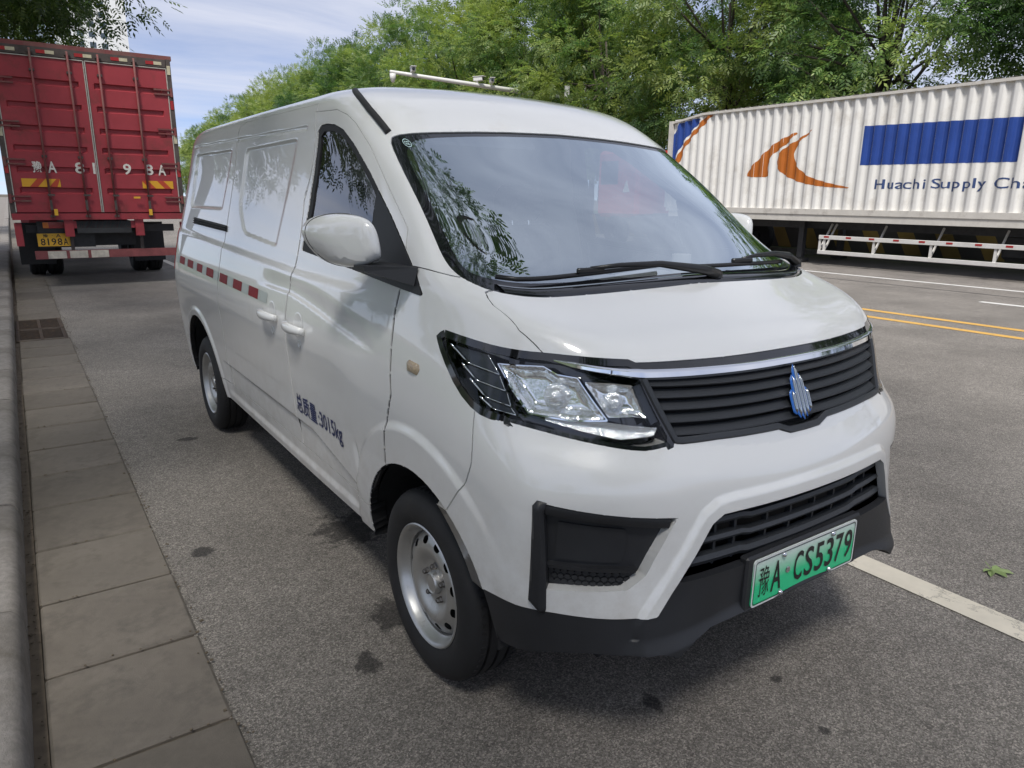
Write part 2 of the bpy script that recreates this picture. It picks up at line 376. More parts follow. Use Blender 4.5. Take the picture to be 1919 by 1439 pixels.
# ---------------------------------------------------------------- the van
van = thing('delivery_van', 'white electric panel van with green number plate parked beside the kerb', 'van', (0, 1.5, 0))
_seg = [36,34,28,24,18,42,60,60,52,52,56,20,10,7,5,4]
gs = np.concatenate([np.linspace(i, i+1, n, endpoint=False) for i, n in enumerate(_seg)]+[[NS-1e-6]])
_tseg = [13,22,22,24,20]+[14]*3+[16,18,22,22,20,16,10,7,6,5]
gt = np.concatenate([np.linspace(i, i+1, n, endpoint=False) for i, n in enumerate(_tseg)]+[[NT-1e-6]])
GS, GT = np.meshgrid(gs, gt); nT, nS = GS.shape
BASE = S0(GS, GT)
SC = np.array([.3, .16])                   # rough metres per unit of (s, t)
def yz2st(pts, n=6):
    """flank outline (y,z) -> surface coordinates, densified"""
    q = []
    for (a,b),(c,d) in zip(pts, pts[1:]+pts[:1]):
        for k in range(n): q.append((a+(c-a)*k/n, b+(d-b)*k/n))
    q = np.array(q); out = []
    msk = (GS > 4.6) & (GS < 12.3) & (GT < 14.9)
    gy, gz, g_s, g_t = BASE[...,1][msk], BASE[...,2][msk], GS[msk], GT[msk]
    for y, z in q:
        k = np.argmin((gy-y)**2+(gz-z)**2); x = np.array([g_s[k], g_t[k]])
        for _ in range(6):
            A = np.array([x, x+[1e-4,0], x+[0,1e-4]]); p = S0(A[:,0], A[:,1])[:,1:]
            J = ((p[1:]-p[0])/1e-4).T
            try: x = x+np.clip(np.linalg.solve(J, np.array([y,z])-p[0]), -.3, .3)
            except np.linalg.LinAlgError: break
            x = np.clip(x, [0,-.001], [NS,NT])
        out.append(x)
    return np.array(out)
def dens(pts, n=6, smooth=0):
    p = np.array(pts, float)
    for _ in range(smooth):                # corner cutting of a closed outline
        q = np.roll(p, -1, 0); p = np.stack([.75*p+.25*q, .25*p+.75*q], 1).reshape(-1,2)
    q = np.roll(p, -1, 0)
    return np.concatenate([p+(q-p)*k/n for k in range(n)], 0).reshape(n,-1,2).transpose(1,0,2).reshape(-1,2)
def inside(poly, s, t):
    c = np.zeros(s.shape, bool); x, y = poly[:,0], poly[:,1]; x2, y2 = np.roll(x,-1), np.roll(y,-1)
    for a, b, e, d in zip(x, y, x2, y2):
        if b == d: continue
        k = ((b > t) != (d > t)) & (s < (e-a)*(t-b)/(d-b)+a); c ^= k
    return c
def closest(poly, s, t):
    a = poly*SC; b = np.roll(a, -1, 0); p = np.stack([s,t],-1)*SC
    best = np.full(len(p), 1e9); out = p.copy()
    for i in range(len(a)):
        ab = b[i]-a[i]; L = ab@ab
        if L < 1e-14: continue
        u = np.clip(((p-a[i])@ab)/L, 0, 1); q = a[i]+u[:,None]*ab; d = ((p-q)**2).sum(1)
        k = d < best; best[k] = d[k]; out[k] = q[k]
    return out/SC, np.sqrt(best)
def arch(yc, r, z0=.0):
    return [(yc+r*math.cos(a), max(WZ+r*math.sin(a), .2)) for a in np.linspace(-.35, math.pi+.35, 40)]
# outlines -------------------------------------------------------------------
def yzc(pts, sm=0):
    p = np.array(pts, float)
    for _ in range(sm):
        q = np.roll(p, -1, 0); p = np.stack([.75*p+.25*q, .25*p+.75*q], 1).reshape(-1,2)
    return yz2st([tuple(v) for v in p], 4)
WS = [(-1,12.70),(.05,12.69),(1.33,12.63),(2.6,12.47),(3.68,12.32),(4.55,12.22),(4.95,12.10),(5.10,11.7),(5.16,11.08),(5.02,10.23),(4.84,9.63),(4.62,9.28),(4.34,9.10),(3.93,8.95),(2.94,8.94),(1.90,9.03),(1.13,9.09),(0,9.15),(-1,9.17)]
CLEAR = [(-1,12.58),(.19,12.58),(1.5,12.50),(3.09,12.26),(3.75,12.12),(4.40,11.85),(4.58,11.6),(4.63,11.24),(4.56,10.37),(4.38,9.62),(4.22,9.42),(3.99,9.32),(3.0,9.27),(1.90,9.33),(1.0,9.38),(0,9.42),(-1,9.42)]
HOODF = [(2.2,7.20),(1.53,7.24),(.37,7.26),(-1,7.27)]
HL = [(5.57,7.16),(5.15,7.06),(4.71,7.00),(4.2,7.02),(3.81,7.08),(3.2,7.14),(2.66,7.18),(2.2,7.20),(2.15,6.73),(2.04,5.9),(1.94,5.07),(2.18,4.96),(2.42,4.90),(3.05,5.0),(4.04,5.15),(4.7,5.24),(4.99,5.31),(5.23,5.70),(5.45,6.49)]
GR = [(-1,7.27),(.37,7.26),(1.53,7.24),(2.2,7.20),(2.15,6.73),(2.04,5.9),(1.94,5.07),(1.83,5.10),(1.36,5.13),(.42,5.09),(.24,4.93),(-1,4.92)]
HOOD = [(-1,9.17),(0,9.15),(1.13,9.09),(1.90,9.03),(2.94,8.94),(3.93,8.95),(4.14,8.86),(4.28,8.65),(4.38,8.41),(4.29,7.70),(3.81,7.08),(3.2,7.14),(2.66,7.18),(2.2,7.20),(1.53,7.24),(.37,7.26),(-1,7.27)]
LOW = [(-1,3.41),(1.25,3.41),(1.47,3.40),(1.62,3.24),(1.84,2.67),(2.06,2.16),(-1,2.16)]
SKIRT = [(-1,2.16),(2.06,2.16),(2.15,1.97),(2.34,1.53),(2.49,1.52),(3.5,1.55),(4.34,1.58),(4.98,1.55),(5.20,1.50),(5.8,1.3),(5.8,-.5),(-1,-.5)]
BUMP = [(-1,4.92),(.24,4.93),(.42,5.09),(1.36,5.13),(1.83,5.10),(1.94,5.07),(2.18,4.96),(2.42,4.90),(3.05,5.0),(4.04,5.15),(4.7,5.24),(5.0,5.33),(5.08,4.7),(5.16,3.97),(5.24,3.54),(5.47,2.71),(5.6,2.0),(5.4,1.4),(5.20,1.50),(4.98,1.55),(4.34,1.58),(3.5,1.55),(2.49,1.52),(2.34,1.53),(-1,1.5)]
FOG = [(4.14,3.56),(3.98,3.66),(3.0,3.55),(2.08,3.44),(2.39,2.67),(2.50,2.36),(2.74,2.12),(4.04,2.03),(4.09,2.8)]
FOGTRIM = [(4.22,3.60),(4.12,3.72),(3.95,3.69),(4.02,3.50),(4.0,2.9),(3.98,2.1),(3.98,1.55),(4.10,1.53),(4.36,1.78),(4.28,2.7)]
DOOR = [(1.155,1.845),(.916,1.833),(.81,1.807),(.723,1.772),(.567,1.685),(.362,1.545),(.22,1.451),(.175,1.42),(.155,1.36),(.148,1.24),(.158,1.17),(.15,1.08),(.132,.94),(.128,.92),(.160,.834),(.178,.75),(.195,.60),(.25,.445),(1.155,.445)]
WIN = [(1.095,1.765),(1.06,1.785),(1.0,1.787),(.913,1.778),(.823,1.755),(.707,1.699),(.522,1.594),(.302,1.455),(.179,1.372),(.065,1.294),(.007,1.24),(.14,1.248),(.50,1.268),(1.085,1.30)]
SIDEGL = [(1.06,1.745),(1.03,1.762),(.92,1.755),(.83,1.733),(.72,1.682),(.53,1.572),(.45,1.522),(.43,1.295),(.6,1.293),(1.05,1.325)]
SAIL = [(.44,1.542),(.302,1.457),(.179,1.374),(.065,1.297),(.004,1.237),(.14,1.245),(.40,1.262),(.415,1.40)]
SLIDE = [(2.37,.445),(2.37,1.84),(2.345,1.872),(2.24,1.889),(1.157,1.878),(1.157,.445)]
LABELS = [   # (name, outline, material, both halves in one mesh, normal offset, gap)
 ('wheel_arch_front', yzc(arch(0,.402)), None), ('wheel_arch_rear', yzc(arch(3.035,.455)), None),
 ('clear', dens(CLEAR,4,1), None), ('frit', dens(WS,4,1), None),
 ('sail', yzc(SAIL), None), ('sideglass', yzc(SIDEGL), None), ('winframe', yzc(WIN), None),
 ('hl', dens(HL,4,1), None), ('gr', dens(GR), None),
 ('cut', dens([(-1,.42),(.9,.44),(1.54,.66),(1.78,.50),(1.98,.12),(2.06,-.3),(-1,-.5)]), None), ('cut2', dens([(2.1,.12),(2.3,.46),(3.31,.52),(4.4,.30),(5.0,.12),(5.4,-.4),(2.1,-.4)]), None), ('fog', dens(FOG), None), ('low', dens(LOW), None), ('skirt', dens(SKIRT), None),
 ('bumper', dens(BUMP), None), ('hood', dens(HOOD,6), None),
 ('door', yzc(DOOR), None), ('slide', yzc(SLIDE), None)]
cs = (GS[:-1,:-1]+GS[1:,1:])/2; ct = (GT[:-1,:-1]+GT[1:,1:])/2; cp = S0(cs, ct)
L = np.full(cs.shape, -1)
for k, (nm, poly, _) in enumerate(LABELS):
    lo, hi = poly.min(0), poly.max(0)
    m = (L < 0) & (cs >= lo[0]) & (cs <= hi[0]) & (ct >= lo[1]) & (ct <= hi[1])
    if nm not in ('cut','cut2','skirt','bumper','hood','gr','hl','clear','frit','low','fog'): m &= (cs > 4.4) & (cs < 12.3)
    a = np.zeros(L.shape, bool); a[m] = inside(poly, cs[m], ct[m]); L[a] = k
ID = {nm: k for k, (nm, _, _) in enumerate(LABELS)}
nl = len(LABELS)
yc_, zc_ = cp[...,1], cp[...,2]
free = L < 0
ID.update(sill=nl, fender=nl+1, tail=nl+2, tailgate=nl+3, quarter=nl+4, roof=nl+5)
L[free & (zc_ < .445) & (yc_ > .2) & (yc_ < 2.75)] = ID['sill']; free = L < 0
L[free & (ct < 9.15) & (cs > 3.5) & (yc_ < .6)] = ID['fender']; free = L < 0
L[free & (cs > 11.75) & (cs < 12.95) & (ct > 5.6) & (ct < 8.9)] = ID['tail']; free = L < 0
L[free & (cs > 12.95)] = ID['tailgate']; free = L < 0
L[free & (ct < 13.95) & (yc_ > 2.0)] = ID['quarter']; free = L < 0
L[free] = ID['roof']
# snap the grid to the outlines where labels meet
Lp = np.pad(L, 1, constant_values=-9)
quad = np.stack([Lp[:-1,:-1], Lp[1:,:-1], Lp[:-1,1:], Lp[1:,1:]], -1)      # labels round each vertex
def has(k): return (quad == k).any(-1)
lo_lab = np.where(quad < 0, 99, quad).min(-1); hi_lab = quad.max(-1)
VS, VT = GS.copy(), GT.copy()
for k, (nm, poly, _) in enumerate(LABELS):
    m = (lo_lab == k) & (hi_lab > k)
    q, d = closest(poly, GS[m], GT[m]); ok = d < .035
    a, b = VS[m], VT[m]; a[ok], b[ok] = q[ok,0], q[ok,1]; VS[m], VT[m] = a, b
VS[:,0] = 0; VS = np.clip(VS, 0, NS-1e-6); VT = np.clip(VT, 0, NT-1e-6)
VP = S(VS, VT); VN = SN(VS, VT)
def region(ids, off=0., gap=.0018, rim=.02, mirror='both', rimdir=None):
    """-> list of (V, F, Nrm) for a label set; mirror 'both' (joined), or 'pair'"""
    ids = [ID[i] if isinstance(i, str) else i for i in ids]
    K = np.isin(L, ids); I, J = np.nonzero(K)
    vid = -np.ones((nT,nS), int); used = np.zeros((nT,nS), bool)
    for di in (0,1):
        for dj in (0,1): used[I+di, J+dj] = True
    vi, vj = np.nonzero(used); vid[vi,vj] = np.arange(len(vi))
    Vs, Vt = VS[vi,vj].copy(), VT[vi,vj].copy()
    Kp = np.pad(K, 1); c4 = np.stack([Kp[:-1,:-1], Kp[1:,:-1], Kp[:-1,1:], Kp[1:,1:]], -1)[vi,vj]
    bnd = ~c4.all(-1)
    bnd &= ~((vj == 0) & ((c4[:,2] & c4[:,3]) | (vi == 0)))
    mid = np.zeros((len(vi),2)); cnt = np.zeros(len(vi))          # pull boundary vertices towards the panel
    for di in (0,1):
        for dj in (0,1):
            k = vid[I+di, J+dj]; np.add.at(mid, k, np.stack([cs[I,J], ct[I,J]], -1)); np.add.at(cnt, k, 1)
    mid /= np.maximum(cnt,1)[:,None]
    d = (mid-np.stack([Vs,Vt],-1))*SC; dl = np.maximum(np.linalg.norm(d,axis=1), 1e-6)
    if gap:
        g = d/dl[:,None]*gap/SC; g[vj == 0, 0] = 0
        Vs[bnd] += g[bnd,0]; Vt[bnd] += g[bnd,1]
    p = S(Vs, Vt); n = SN(Vs, Vt); p = p+n*off
    p[vj == 0, 0] = 0
    F = np.stack([vid[I,J], vid[I,J+1], vid[I+1,J+1], vid[I+1,J]], -1)
    nv = len(p); Vl = [p]; Nl = [n]; Fl = [F]; nmain = None
    if rim:
        E = {}
        for f in F:
            for a, b in ((f[0],f[1]),(f[1],f[2]),(f[2],f[3]),(f[3],f[0])):
                key = (min(a,b), max(a,b))
                E[key] = None if key in E else (a,b)
        ed = [e for e in E.values() if e is not None and not (vj[e[0]] == 0 and vj[e[1]] == 0)]
        if ed:
            ed = np.array(ed); us = np.unique(ed); mp_ = -np.ones(nv, int); mp_[us] = np.arange(len(us)); m_ = len(us)
            dirn = -n[us] if rimdir is None else np.tile(np.array(rimdir, float), (m_,1))
            top = p[us]; lip = top+dirn*(.004 if rim > 0 else rim*.1); bot = top+dirn*rim; sn = np.zeros((m_,3))
            for a, b in ed:
                e_ = np.cross(p[b]-p[a], n[a]); sn[mp_[a]] += e_; sn[mp_[b]] += e_
            sn /= np.maximum(np.linalg.norm(sn,axis=1,keepdims=True), 1e-9)
            pm_ = S0(mid[us,0], mid[us,1]); sn *= -1 if (((pm_-p[us])*sn).sum(1) > 0).mean() > .5 else 1
            Vl += [top, lip, lip, bot]; Nl += [sn]*4; nmain = len(F)+len(ed)
            for q_ in (0,2): Fl.append(np.stack([nv+q_*m_+mp_[ed[:,1]], nv+q_*m_+mp_[ed[:,0]], nv+(q_+1)*m_+mp_[ed[:,0]], nv+(q_+1)*m_+mp_[ed[:,1]]], -1))
    V = np.concatenate(Vl); Nn = np.concatenate(Nl); F = np.concatenate(Fl)
    F = F[:, ::-1] if FLIP else F
    Vm = V*_MIR; Nm = Nn*_MIR; Fm = F[:, ::-1]
    mi = np.zeros(len(F), int)
    if nmain: mi[nmain:] = 1
    if mirror == 'both':
        return [(np.concatenate([V,Vm]), np.concatenate([F, Fm+len(V)]), np.concatenate([Nn,Nm]), np.concatenate([mi,mi]))]
    return [(V,F,Nn,mi), (Vm,Fm,Nm,mi)]
_a = VP[20,300]; FLIP = bool(np.dot(np.cross(VP[20,301]-_a, VP[21,300]-_a), VN[20,300]) < 0)
def panel(name, ids, m, parent=van, seam=None, **kw):  # seam colours the inner rim; black there paints the shade of the shut lines
    out = []
    for V, F, n, mi in region(ids, **kw):
        me = mesh(name, V, F, [m, seam or m], True, n); me.polygons.foreach_set('material_index', mi); out.append(obj(name, me, parent))
    return out
roof_o, = panel('roof', ['roof'], paint, seam=rubber)
hood_o, = panel('bonnet', ['hood'], paint, seam=rubber, gap=.003)
bump_o, = panel('front_bumper', ['bumper'], paint, rim=.055, rimdir=(0,1,0), gap=.0012)
fend = panel('front_fender', ['fender'], paint, mirror='pair', rim=.03, seam=rubber, gap=.003)
doors = panel('front_door', ['door'], paint, mirror='pair', rim=.03, seam=rubber, gap=.003)
slides = panel('sliding_door', ['slide'], paint, mirror='pair', rim=.03, seam=rubber, gap=.003)
quart = panel('rear_quarter_panel', ['quarter'], paint, mirror='pair', rim=.03, seam=rubber, gap=.003)
sills = panel('sill', ['sill'], paint, mirror='pair', rim=.06, seam=rubber)
gate, = panel('tailgate', ['tailgate'], paint)
tail_red = P('tail_lamp_red', (.35,.012,.015), .12, coat=.6)
panel('tail_lamp', ['tail'], tail_red, mirror='pair', off=.004)
ws_o, = panel('windscreen', ['clear'], glass, off=-.004, gap=0, rim=0)
fr_o, = panel('windscreen_border', ['frit'], gloss_black, parent=ws_o, off=-.0042, gap=0, rim=0)
for d, o in zip(doors, panel('door_window', ['sideglass'], door_glass, off=-.008, mirror='pair', gap=0, rim=0)): pass
panel('window_seal', ['winframe'], rubber, off=-.003, mirror='pair', gap=.0, rim=.02)
sail_o = panel('mirror_base', ['sail'], black_plastic, off=.003, mirror='pair', rim=.02)
skirt_o, = panel('lower_bumper', ['skirt'], black_plastic, off=-.002, rim=.05)
panel('fog_lamp_blank', ['fog'], black_plastic, off=-.028, mirror='pair', gap=0, rim=0)
lens_o = panel('headlamp_lens', ['hl'], lens_m, off=-.001, mirror='pair', gap=.002, rim=0)
bowl_o = panel('headlamp', ['hl'], gloss_black, off=-.060, mirror='pair', gap=0, rim=-.058)
for a, b in zip(lens_o, bowl_o): adopt(a, b)
panel('grille_backing', ['gr'], rubber, off=-.055, gap=0, rim=-.05)
panel('intake_backing', ['low'], rubber, off=-.085, gap=0, rim=-.06)
# ---------------------------------------------------------------- van: fittings
def patch(poly, off=0., res=.007, mirror='pair', rim=0., sm=0):
    """a piece cut out of the body surface; off may be a function of the distance to its edge"""
    poly = dens(poly, 5, sm); lo, hi = poly.min(0), poly.max(0)
    mid_ = S0(np.array([(lo[0]+hi[0])/2]), np.array([(lo[1]+hi[1])/2]))
    ds = np.linalg.norm(S0(np.array([hi[0]]), np.array([(lo[1]+hi[1])/2]))-S0(np.array([lo[0]]), np.array([(lo[1]+hi[1])/2])))
    dt = np.linalg.norm(S0(np.array([(lo[0]+hi[0])/2]), np.array([hi[1]]))-S0(np.array([(lo[0]+hi[0])/2]), np.array([lo[1]])))
    ns_, nt_ = max(6, int(ds/res)), max(4, int(dt/res))
    a, b = np.meshgrid(np.linspace(lo[0],hi[0],ns_+1), np.linspace(lo[1],hi[1],nt_+1))
    ca, cb_ = (a[:-1,:-1]+a[1:,1:])/2, (b[:-1,:-1]+b[1:,1:])/2
    K = inside(poly, ca.ravel(), cb_.ravel()).reshape(ca.shape)
    Kp = np.pad(K, 1); c4 = np.stack([Kp[:-1,:-1], Kp[1:,:-1], Kp[:-1,1:], Kp[1:,1:]], -1)
    us = c4.any(-1); bd = us & ~c4.all(-1)
    q, _ = closest(poly, a[bd], b[bd]); a[bd], b[bd] = q[:,0], q[:,1]
    vid = -np.ones(a.shape, int); vi, vj = np.nonzero(us); vid[vi,vj] = np.arange(len(vi))
    s_, t_ = a[vi,vj], b[vi,vj]; p = S(s_, t_); n = SN(s_, t_)
    if callable(off): _, d = closest(poly, s_, t_); p = p+n*off(d)[:,None]
    else: p = p+n*off
    I, J = np.nonzero(K); F = np.stack([vid[I,J], vid[I,J+1], vid[I+1,J+1], vid[I+1,J]], -1)
    V = [p]; Fs = [F]; Nn = [n]
    if rim:
        E = {}
        for f in F:
            for k in range(4):
                e = (f[k], f[(k+1)%4]); key = (min(e), max(e)); E[key] = None if key in E else e
        ed = np.array([e for e in E.values() if e is not None]); m_ = len(p)
        V += [p, p-n*rim]; Fs.append(np.stack([m_+ed[:,1], m_+ed[:,0], 2*m_+ed[:,0], 2*m_+ed[:,1]], -1))
    V = np.concatenate(V); F = np.concatenate(Fs); F = F[:, ::-1] if FLIP else F
    Vm, Fm = V*_MIR, F[:, ::-1]
    if mirror == 'both': return [(np.concatenate([V,Vm]), np.concatenate([F,Fm+len(V)]))]
    if mirror == 'one': return [(V,F)]
    return [(V,F),(Vm,Fm)]
def put(name, poly, m, parents=None, **kw):
    out = []
    for k, (V, F) in enumerate(patch(poly, **kw)):
        me = mesh(name, V, F, m, True); me.set_sharp_from_angle(angle=R(50))
        out.append(obj(name, me, parents[k] if isinstance(parents, list) else (parents or van)))
    return out
def sweep(path, prof, off=0., n=10, mirror='both', taper=None, cap=True, surf=S0):
    """a moulding along a path of (s,t) on the body; prof: closed (up, out) outline"""
    path = np.array(path, float); q = []
    for a, b in zip(path, path[1:]):
        for k in range(n): q.append(a+(b-a)*k/n)
    q.append(path[-1]); q = np.array(q)
    p = surf(q[:,0], q[:,1]); nn = SN(q[:,0], q[:,1])
    T = np.gradient(p, axis=0); T /= np.linalg.norm(T,axis=1,keepdims=True)
    B = np.cross(nn, T); B /= np.linalg.norm(B,axis=1,keepdims=True)
    if B[:,2].mean() < 0: B = -B
    m_ = len(prof); V = []; w = np.ones(len(q)) if taper is None else np.interp(np.linspace(0,1,len(q)), *taper)
    for i in range(len(q)):
        for u, v in prof: V.append(p[i]+B[i]*u*w[i]+nn[i]*(v*w[i]+off))
    V = np.array(V); F = [(i*m_+k, i*m_+(k+1)%m_, (i+1)*m_+(k+1)%m_, (i+1)*m_+k) for i in range(len(q)-1) for k in range(m_)]
    if cap: F += [tuple(range(m_)), tuple((len(q)-1)*m_+k for k in range(m_))[::-1]]
    # make the shell face outwards
    c = V.mean(0); f = F[0]; fn = np.cross(V[f[1]]-V[f[0]], V[f[2]]-V[f[0]]); ax = V[:m_].mean(0)
    if np.dot(fn, V[list(f)].mean(0)-(V[:2*m_].mean(0))) < 0: F = [tuple(x[::-1]) for x in F]
    Vm, Fm = V*_MIR, [tuple(i+len(V) for i in f[::-1]) for f in F]
    if mirror == 'both': return [(np.concatenate([V,Vm]), F+Fm)]
    if mirror == 'one': return [(V,F)]
    return [(V,F),(Vm,[tuple(i-len(V) for i in f) for f in Fm])]
def strip(name, path, prof, m, parents=None, angle=40, **kw):
    out = []
    for k, (V, F) in enumerate(sweep(path, prof, **kw)):
        me = mesh(name, V, F, m, True); me.set_sharp_from_angle(angle=R(angle))
        out.append(obj(name, me, parents[k] if isinstance(parents, list) else (parents or van)))
    return out
def rnd(w, h, n=10):
    return [(w/2*math.cos(2*math.pi*k/n), h*math.sin(2*math.pi*k/n)) for k in range(n)]
def flank(y, z, off=0.):
    """point on the near flank"""
    st = yz2st([(y,z)], 1)[0]; p = S(st[0:1], st[1:2])[0]; n = SN(st[0:1], st[1:2])[0]; return Vector(p+n*off), Vector(n)
# headlamps
reflector = P('lamp_reflector', (.95,.96,.97), .10, metal=.9, bump=(16,.45))
fluted = P('lamp_fluting', (.90,.91,.92), .14, metal=.75, bump=(70,.6))
drl = P('lamp_dark_fin', (.020,.024,.034), .28)
BOWL = [(4.66,6.62),(3.86,6.78),(3.59,6.62),(3.23,6.61),(2.81,5.60),(3.36,5.49),(4.05,5.50),(4.38,6.03)]
HIGH = [(3.13,6.55),(2.64,6.60),(2.30,6.58),(2.16,5.68),(2.38,5.73),(2.77,5.66),(2.98,6.23)]
STRIP = [(4.0,5.42),(2.82,5.54),(2.08,5.47),(2.16,5.27),(2.65,5.15),(3.37,5.29)]
put('lamp_bowl', BOWL, reflector, bowl_o, off=lambda d: -.012-.026*sstep(0,.05,d), res=.006)
put('lamp_bowl', HIGH, reflector, bowl_o, off=lambda d: -.012-.024*sstep(0,.04,d), res=.006)
put('lamp_fluting', STRIP, fluted, bowl_o, off=lambda d: -.014-.010*sstep(0,.02,d), res=.006)
for q in ([(5.41,6.85),(4.86,6.81),(4.66,6.35),(5.16,6.45)],[(5.24,6.38),(4.65,6.32),(4.53,5.95),(5.03,6.04)],[(5.12,6.02),(4.5,5.92),(4.42,5.58),(4.88,5.66)],[(4.97,5.62),(4.42,5.54),(4.32,5.39),(4.76,5.42)]):
    o = put('lamp_fin', q, drl, bowl_o, off=-.016, res=.01, rim=.02)
    for k, (V, F) in enumerate(sweep([q[0],q[3]], rnd(.007,.003,6), off=-.013, mirror='pair', n=4)): obj('fin_edge', mesh('fin_edge', V, F, chrome, True), bowl_o[k])
    for k, (V, F) in enumerate(sweep([q[3],q[2],q[1]], rnd(.0035,.002,6), off=-.013, mirror='pair', n=4)): obj('fin_edge', mesh('fin_edge', V, F, chrome, True), bowl_o[k])
strip('bowl_edge', [(4.68,6.64),(4.4,6.03),(4.06,5.48),(3.36,5.47),(2.80,5.58)], rnd(.007,.004,6), chrome, bowl_o, off=-.012, mirror='pair', n=6)
strip('bowl_edge', [(4.68,6.64),(3.86,6.80),(3.59,6.64),(3.23,6.63),(2.79,5.58)], rnd(.005,.003,6), chrome, bowl_o, off=-.012, mirror='pair', n=6)
strip('lamp_divider', [(2.22,6.6),(2.10,5.6)], [(-.016,-.02),(.016,-.02),(.014,-.006),(-.014,-.006)], drl, bowl_o, mirror='pair', n=6)
for q, rr_ in (((3.62,6.02),.024),((2.62,6.08),.017)):
    p0 = S(np.array([q[0]]), np.array([q[1]]))[0]; n0 = SN(np.array([q[0]]), np.array([q[1]]))[0]
    for k in range(2):
        pp = Vector(p0 if k == 0 else p0*_MIR); nn_ = Vector(n0 if k == 0 else n0*_MIR)
        M_ = Matrix.Translation(pp-nn_*.034) @ nn_.to_track_quat('X','Z').to_matrix().to_4x4()
        b = MB(); b.lathe([(-.01,rr_*1.5),(.0,rr_*1.45),(.004,rr_),(.018,rr_*.9),(.026,rr_*.55),(.028,.001)], 20)
        b.V = [tuple(M_ @ Vector(v)) for v in b.V]; b.build('bulb_cap', fluted, bowl_o[k], angle=40)
_hs = dens(HL,1,1); strip('headlamp_seal', [tuple(p) for p in _hs]+[tuple(_hs[0])], [(-.011,-.008),(.011,-.008),(.010,.001),(-.010,.001)], gloss_black, bowl_o, mirror='pair', n=3, off=-.0005)
# grille
for i in range(5):
    t0 = 5.36+.325*i; se = 1.94+(t0-5.07)*.125-.07
    strip('grille_slat', [(0,t0),(se*.33,t0),(se*.66,t0+.012),(se,t0+.02)], [(-.0125,-.016),(-.0130,-.002),(-.0112,.0),(-.0095,-.001),(-.0085,-.004),(.0125,-.017),(.0125,-.024)], slat_m, n=6, angle=25)
strip('grille_frame', [(2.14,6.75),(2.02,5.9),(1.915,5.15),(1.83,5.135),(1.36,5.165),(.43,5.13),(.25,4.965),(0,4.955)], [(-.010,-.03),(.010,-.03),(.009,.001),(.004,.005),(-.006,.005),(-.0095,.001)], slat_m, n=5)
strip('grille_top_strip', [(0,7.17),(1.5,7.15),(2.2,7.11),(3.2,7.07),(3.78,7.03)], [(-.012,-.02),(.012,-.02),(.012,-.004),(-.012,-.004)], gloss_black, n=10, taper=([0,.8,1],[1,.9,.5]))
strip('chrome_bar', [(0,6.93),(1.2,6.925),(2.1,6.90),(2.5,6.93),(3.0,6.96),(3.66,7.02)], [(-.014,-.012),(-.0155,-.002),(-.012,.005),(.0,.008),(.010,.003),(.0135,-.004),(.013,-.012)], chrome, n=12, taper=([0,.45,.6,.9,1],[1,1,.72,.55,.15]))
# emblem
blue = P('emblem_blue', (.015,.13,.50), .25, coat=.6); P('emblem_metal', (.55,.58,.60), .22, metal=1)
ey = float(S(np.array([0.]), np.array([6.0]))[0,1])-.004
tilt = Matrix.Rotation(R(-22), 4, 'X')
emb = MB(); emb_o = None
def lozenge(xc, z0, z1, w, d, y):
    n = 10; pr = []
    for k in range(n+1):
        f = k/n; pr.append((z0+(z1-z0)*f, w*min(1, math.sqrt(max(0, 1-(2*f-1)**6)))))
    V = []; F = []
    for z, ww in pr:
        for a in range(8):
            q = math.pi*a/7; V.append((xc-ww/2*math.cos(q), y-d*math.sin(q)*(.25+.75*(ww/w)), z))
    for i in range(n):
        for a in range(7): F.append((i*8+a, i*8+a+1, (i+1)*8+a+1, (i+1)*8+a))
    return V, F
Me = Matrix.Translation((0, ey, 1.0)) @ tilt
bars = [(-.031,-.052,.008,.0135),(-.0155,-.064,.048,.0145),(0,-.070,.076,.014),(.0155,-.064,.048,.0145),(.031,-.052,.008,.0135)]
b = MB()
for xc, z0, z1, w in bars: b.add(*lozenge(xc, z0-.005, z1+.006, w+.009, .004, -.001))
b.V = [tuple(Me @ Vector(v)) for v in b.V]; emb_o = b.build('emblem', blue, van, smooth=True)
for xc, z0, z1, w in bars:
    b = MB(); b.add(*lozenge(xc, z0, z1, w-.0035, .008, -.003)); b.V = [tuple(Me @ Vector(v)) for v in b.V]; b.build('emblem_rib', MATS['emblem_metal'], emb_o, smooth=True)
# lower intake
for t0, wv, e in ((3.12,.010,1.60),(2.76,.010,1.76),(2.36,.014,1.90)):
    strip('intake_bar', [(0,t0),(.5,t0),(.95,t0),(1.08,t0+.05),(e,t0+.05)], [(-wv,-.035),(-wv*.9,-.016),(0,-.010),(wv*.9,-.016),(wv,-.035)], slat_m, n=5)
for s0 in (.22,.62,1.12,1.42):
    strip('intake_strut', [(s0,2.2),(s0,3.34)], [(-.004,-.045),(.004,-.045),(.004,-.028),(-.004,-.028)], slat_m, mirror='pair', n=5)
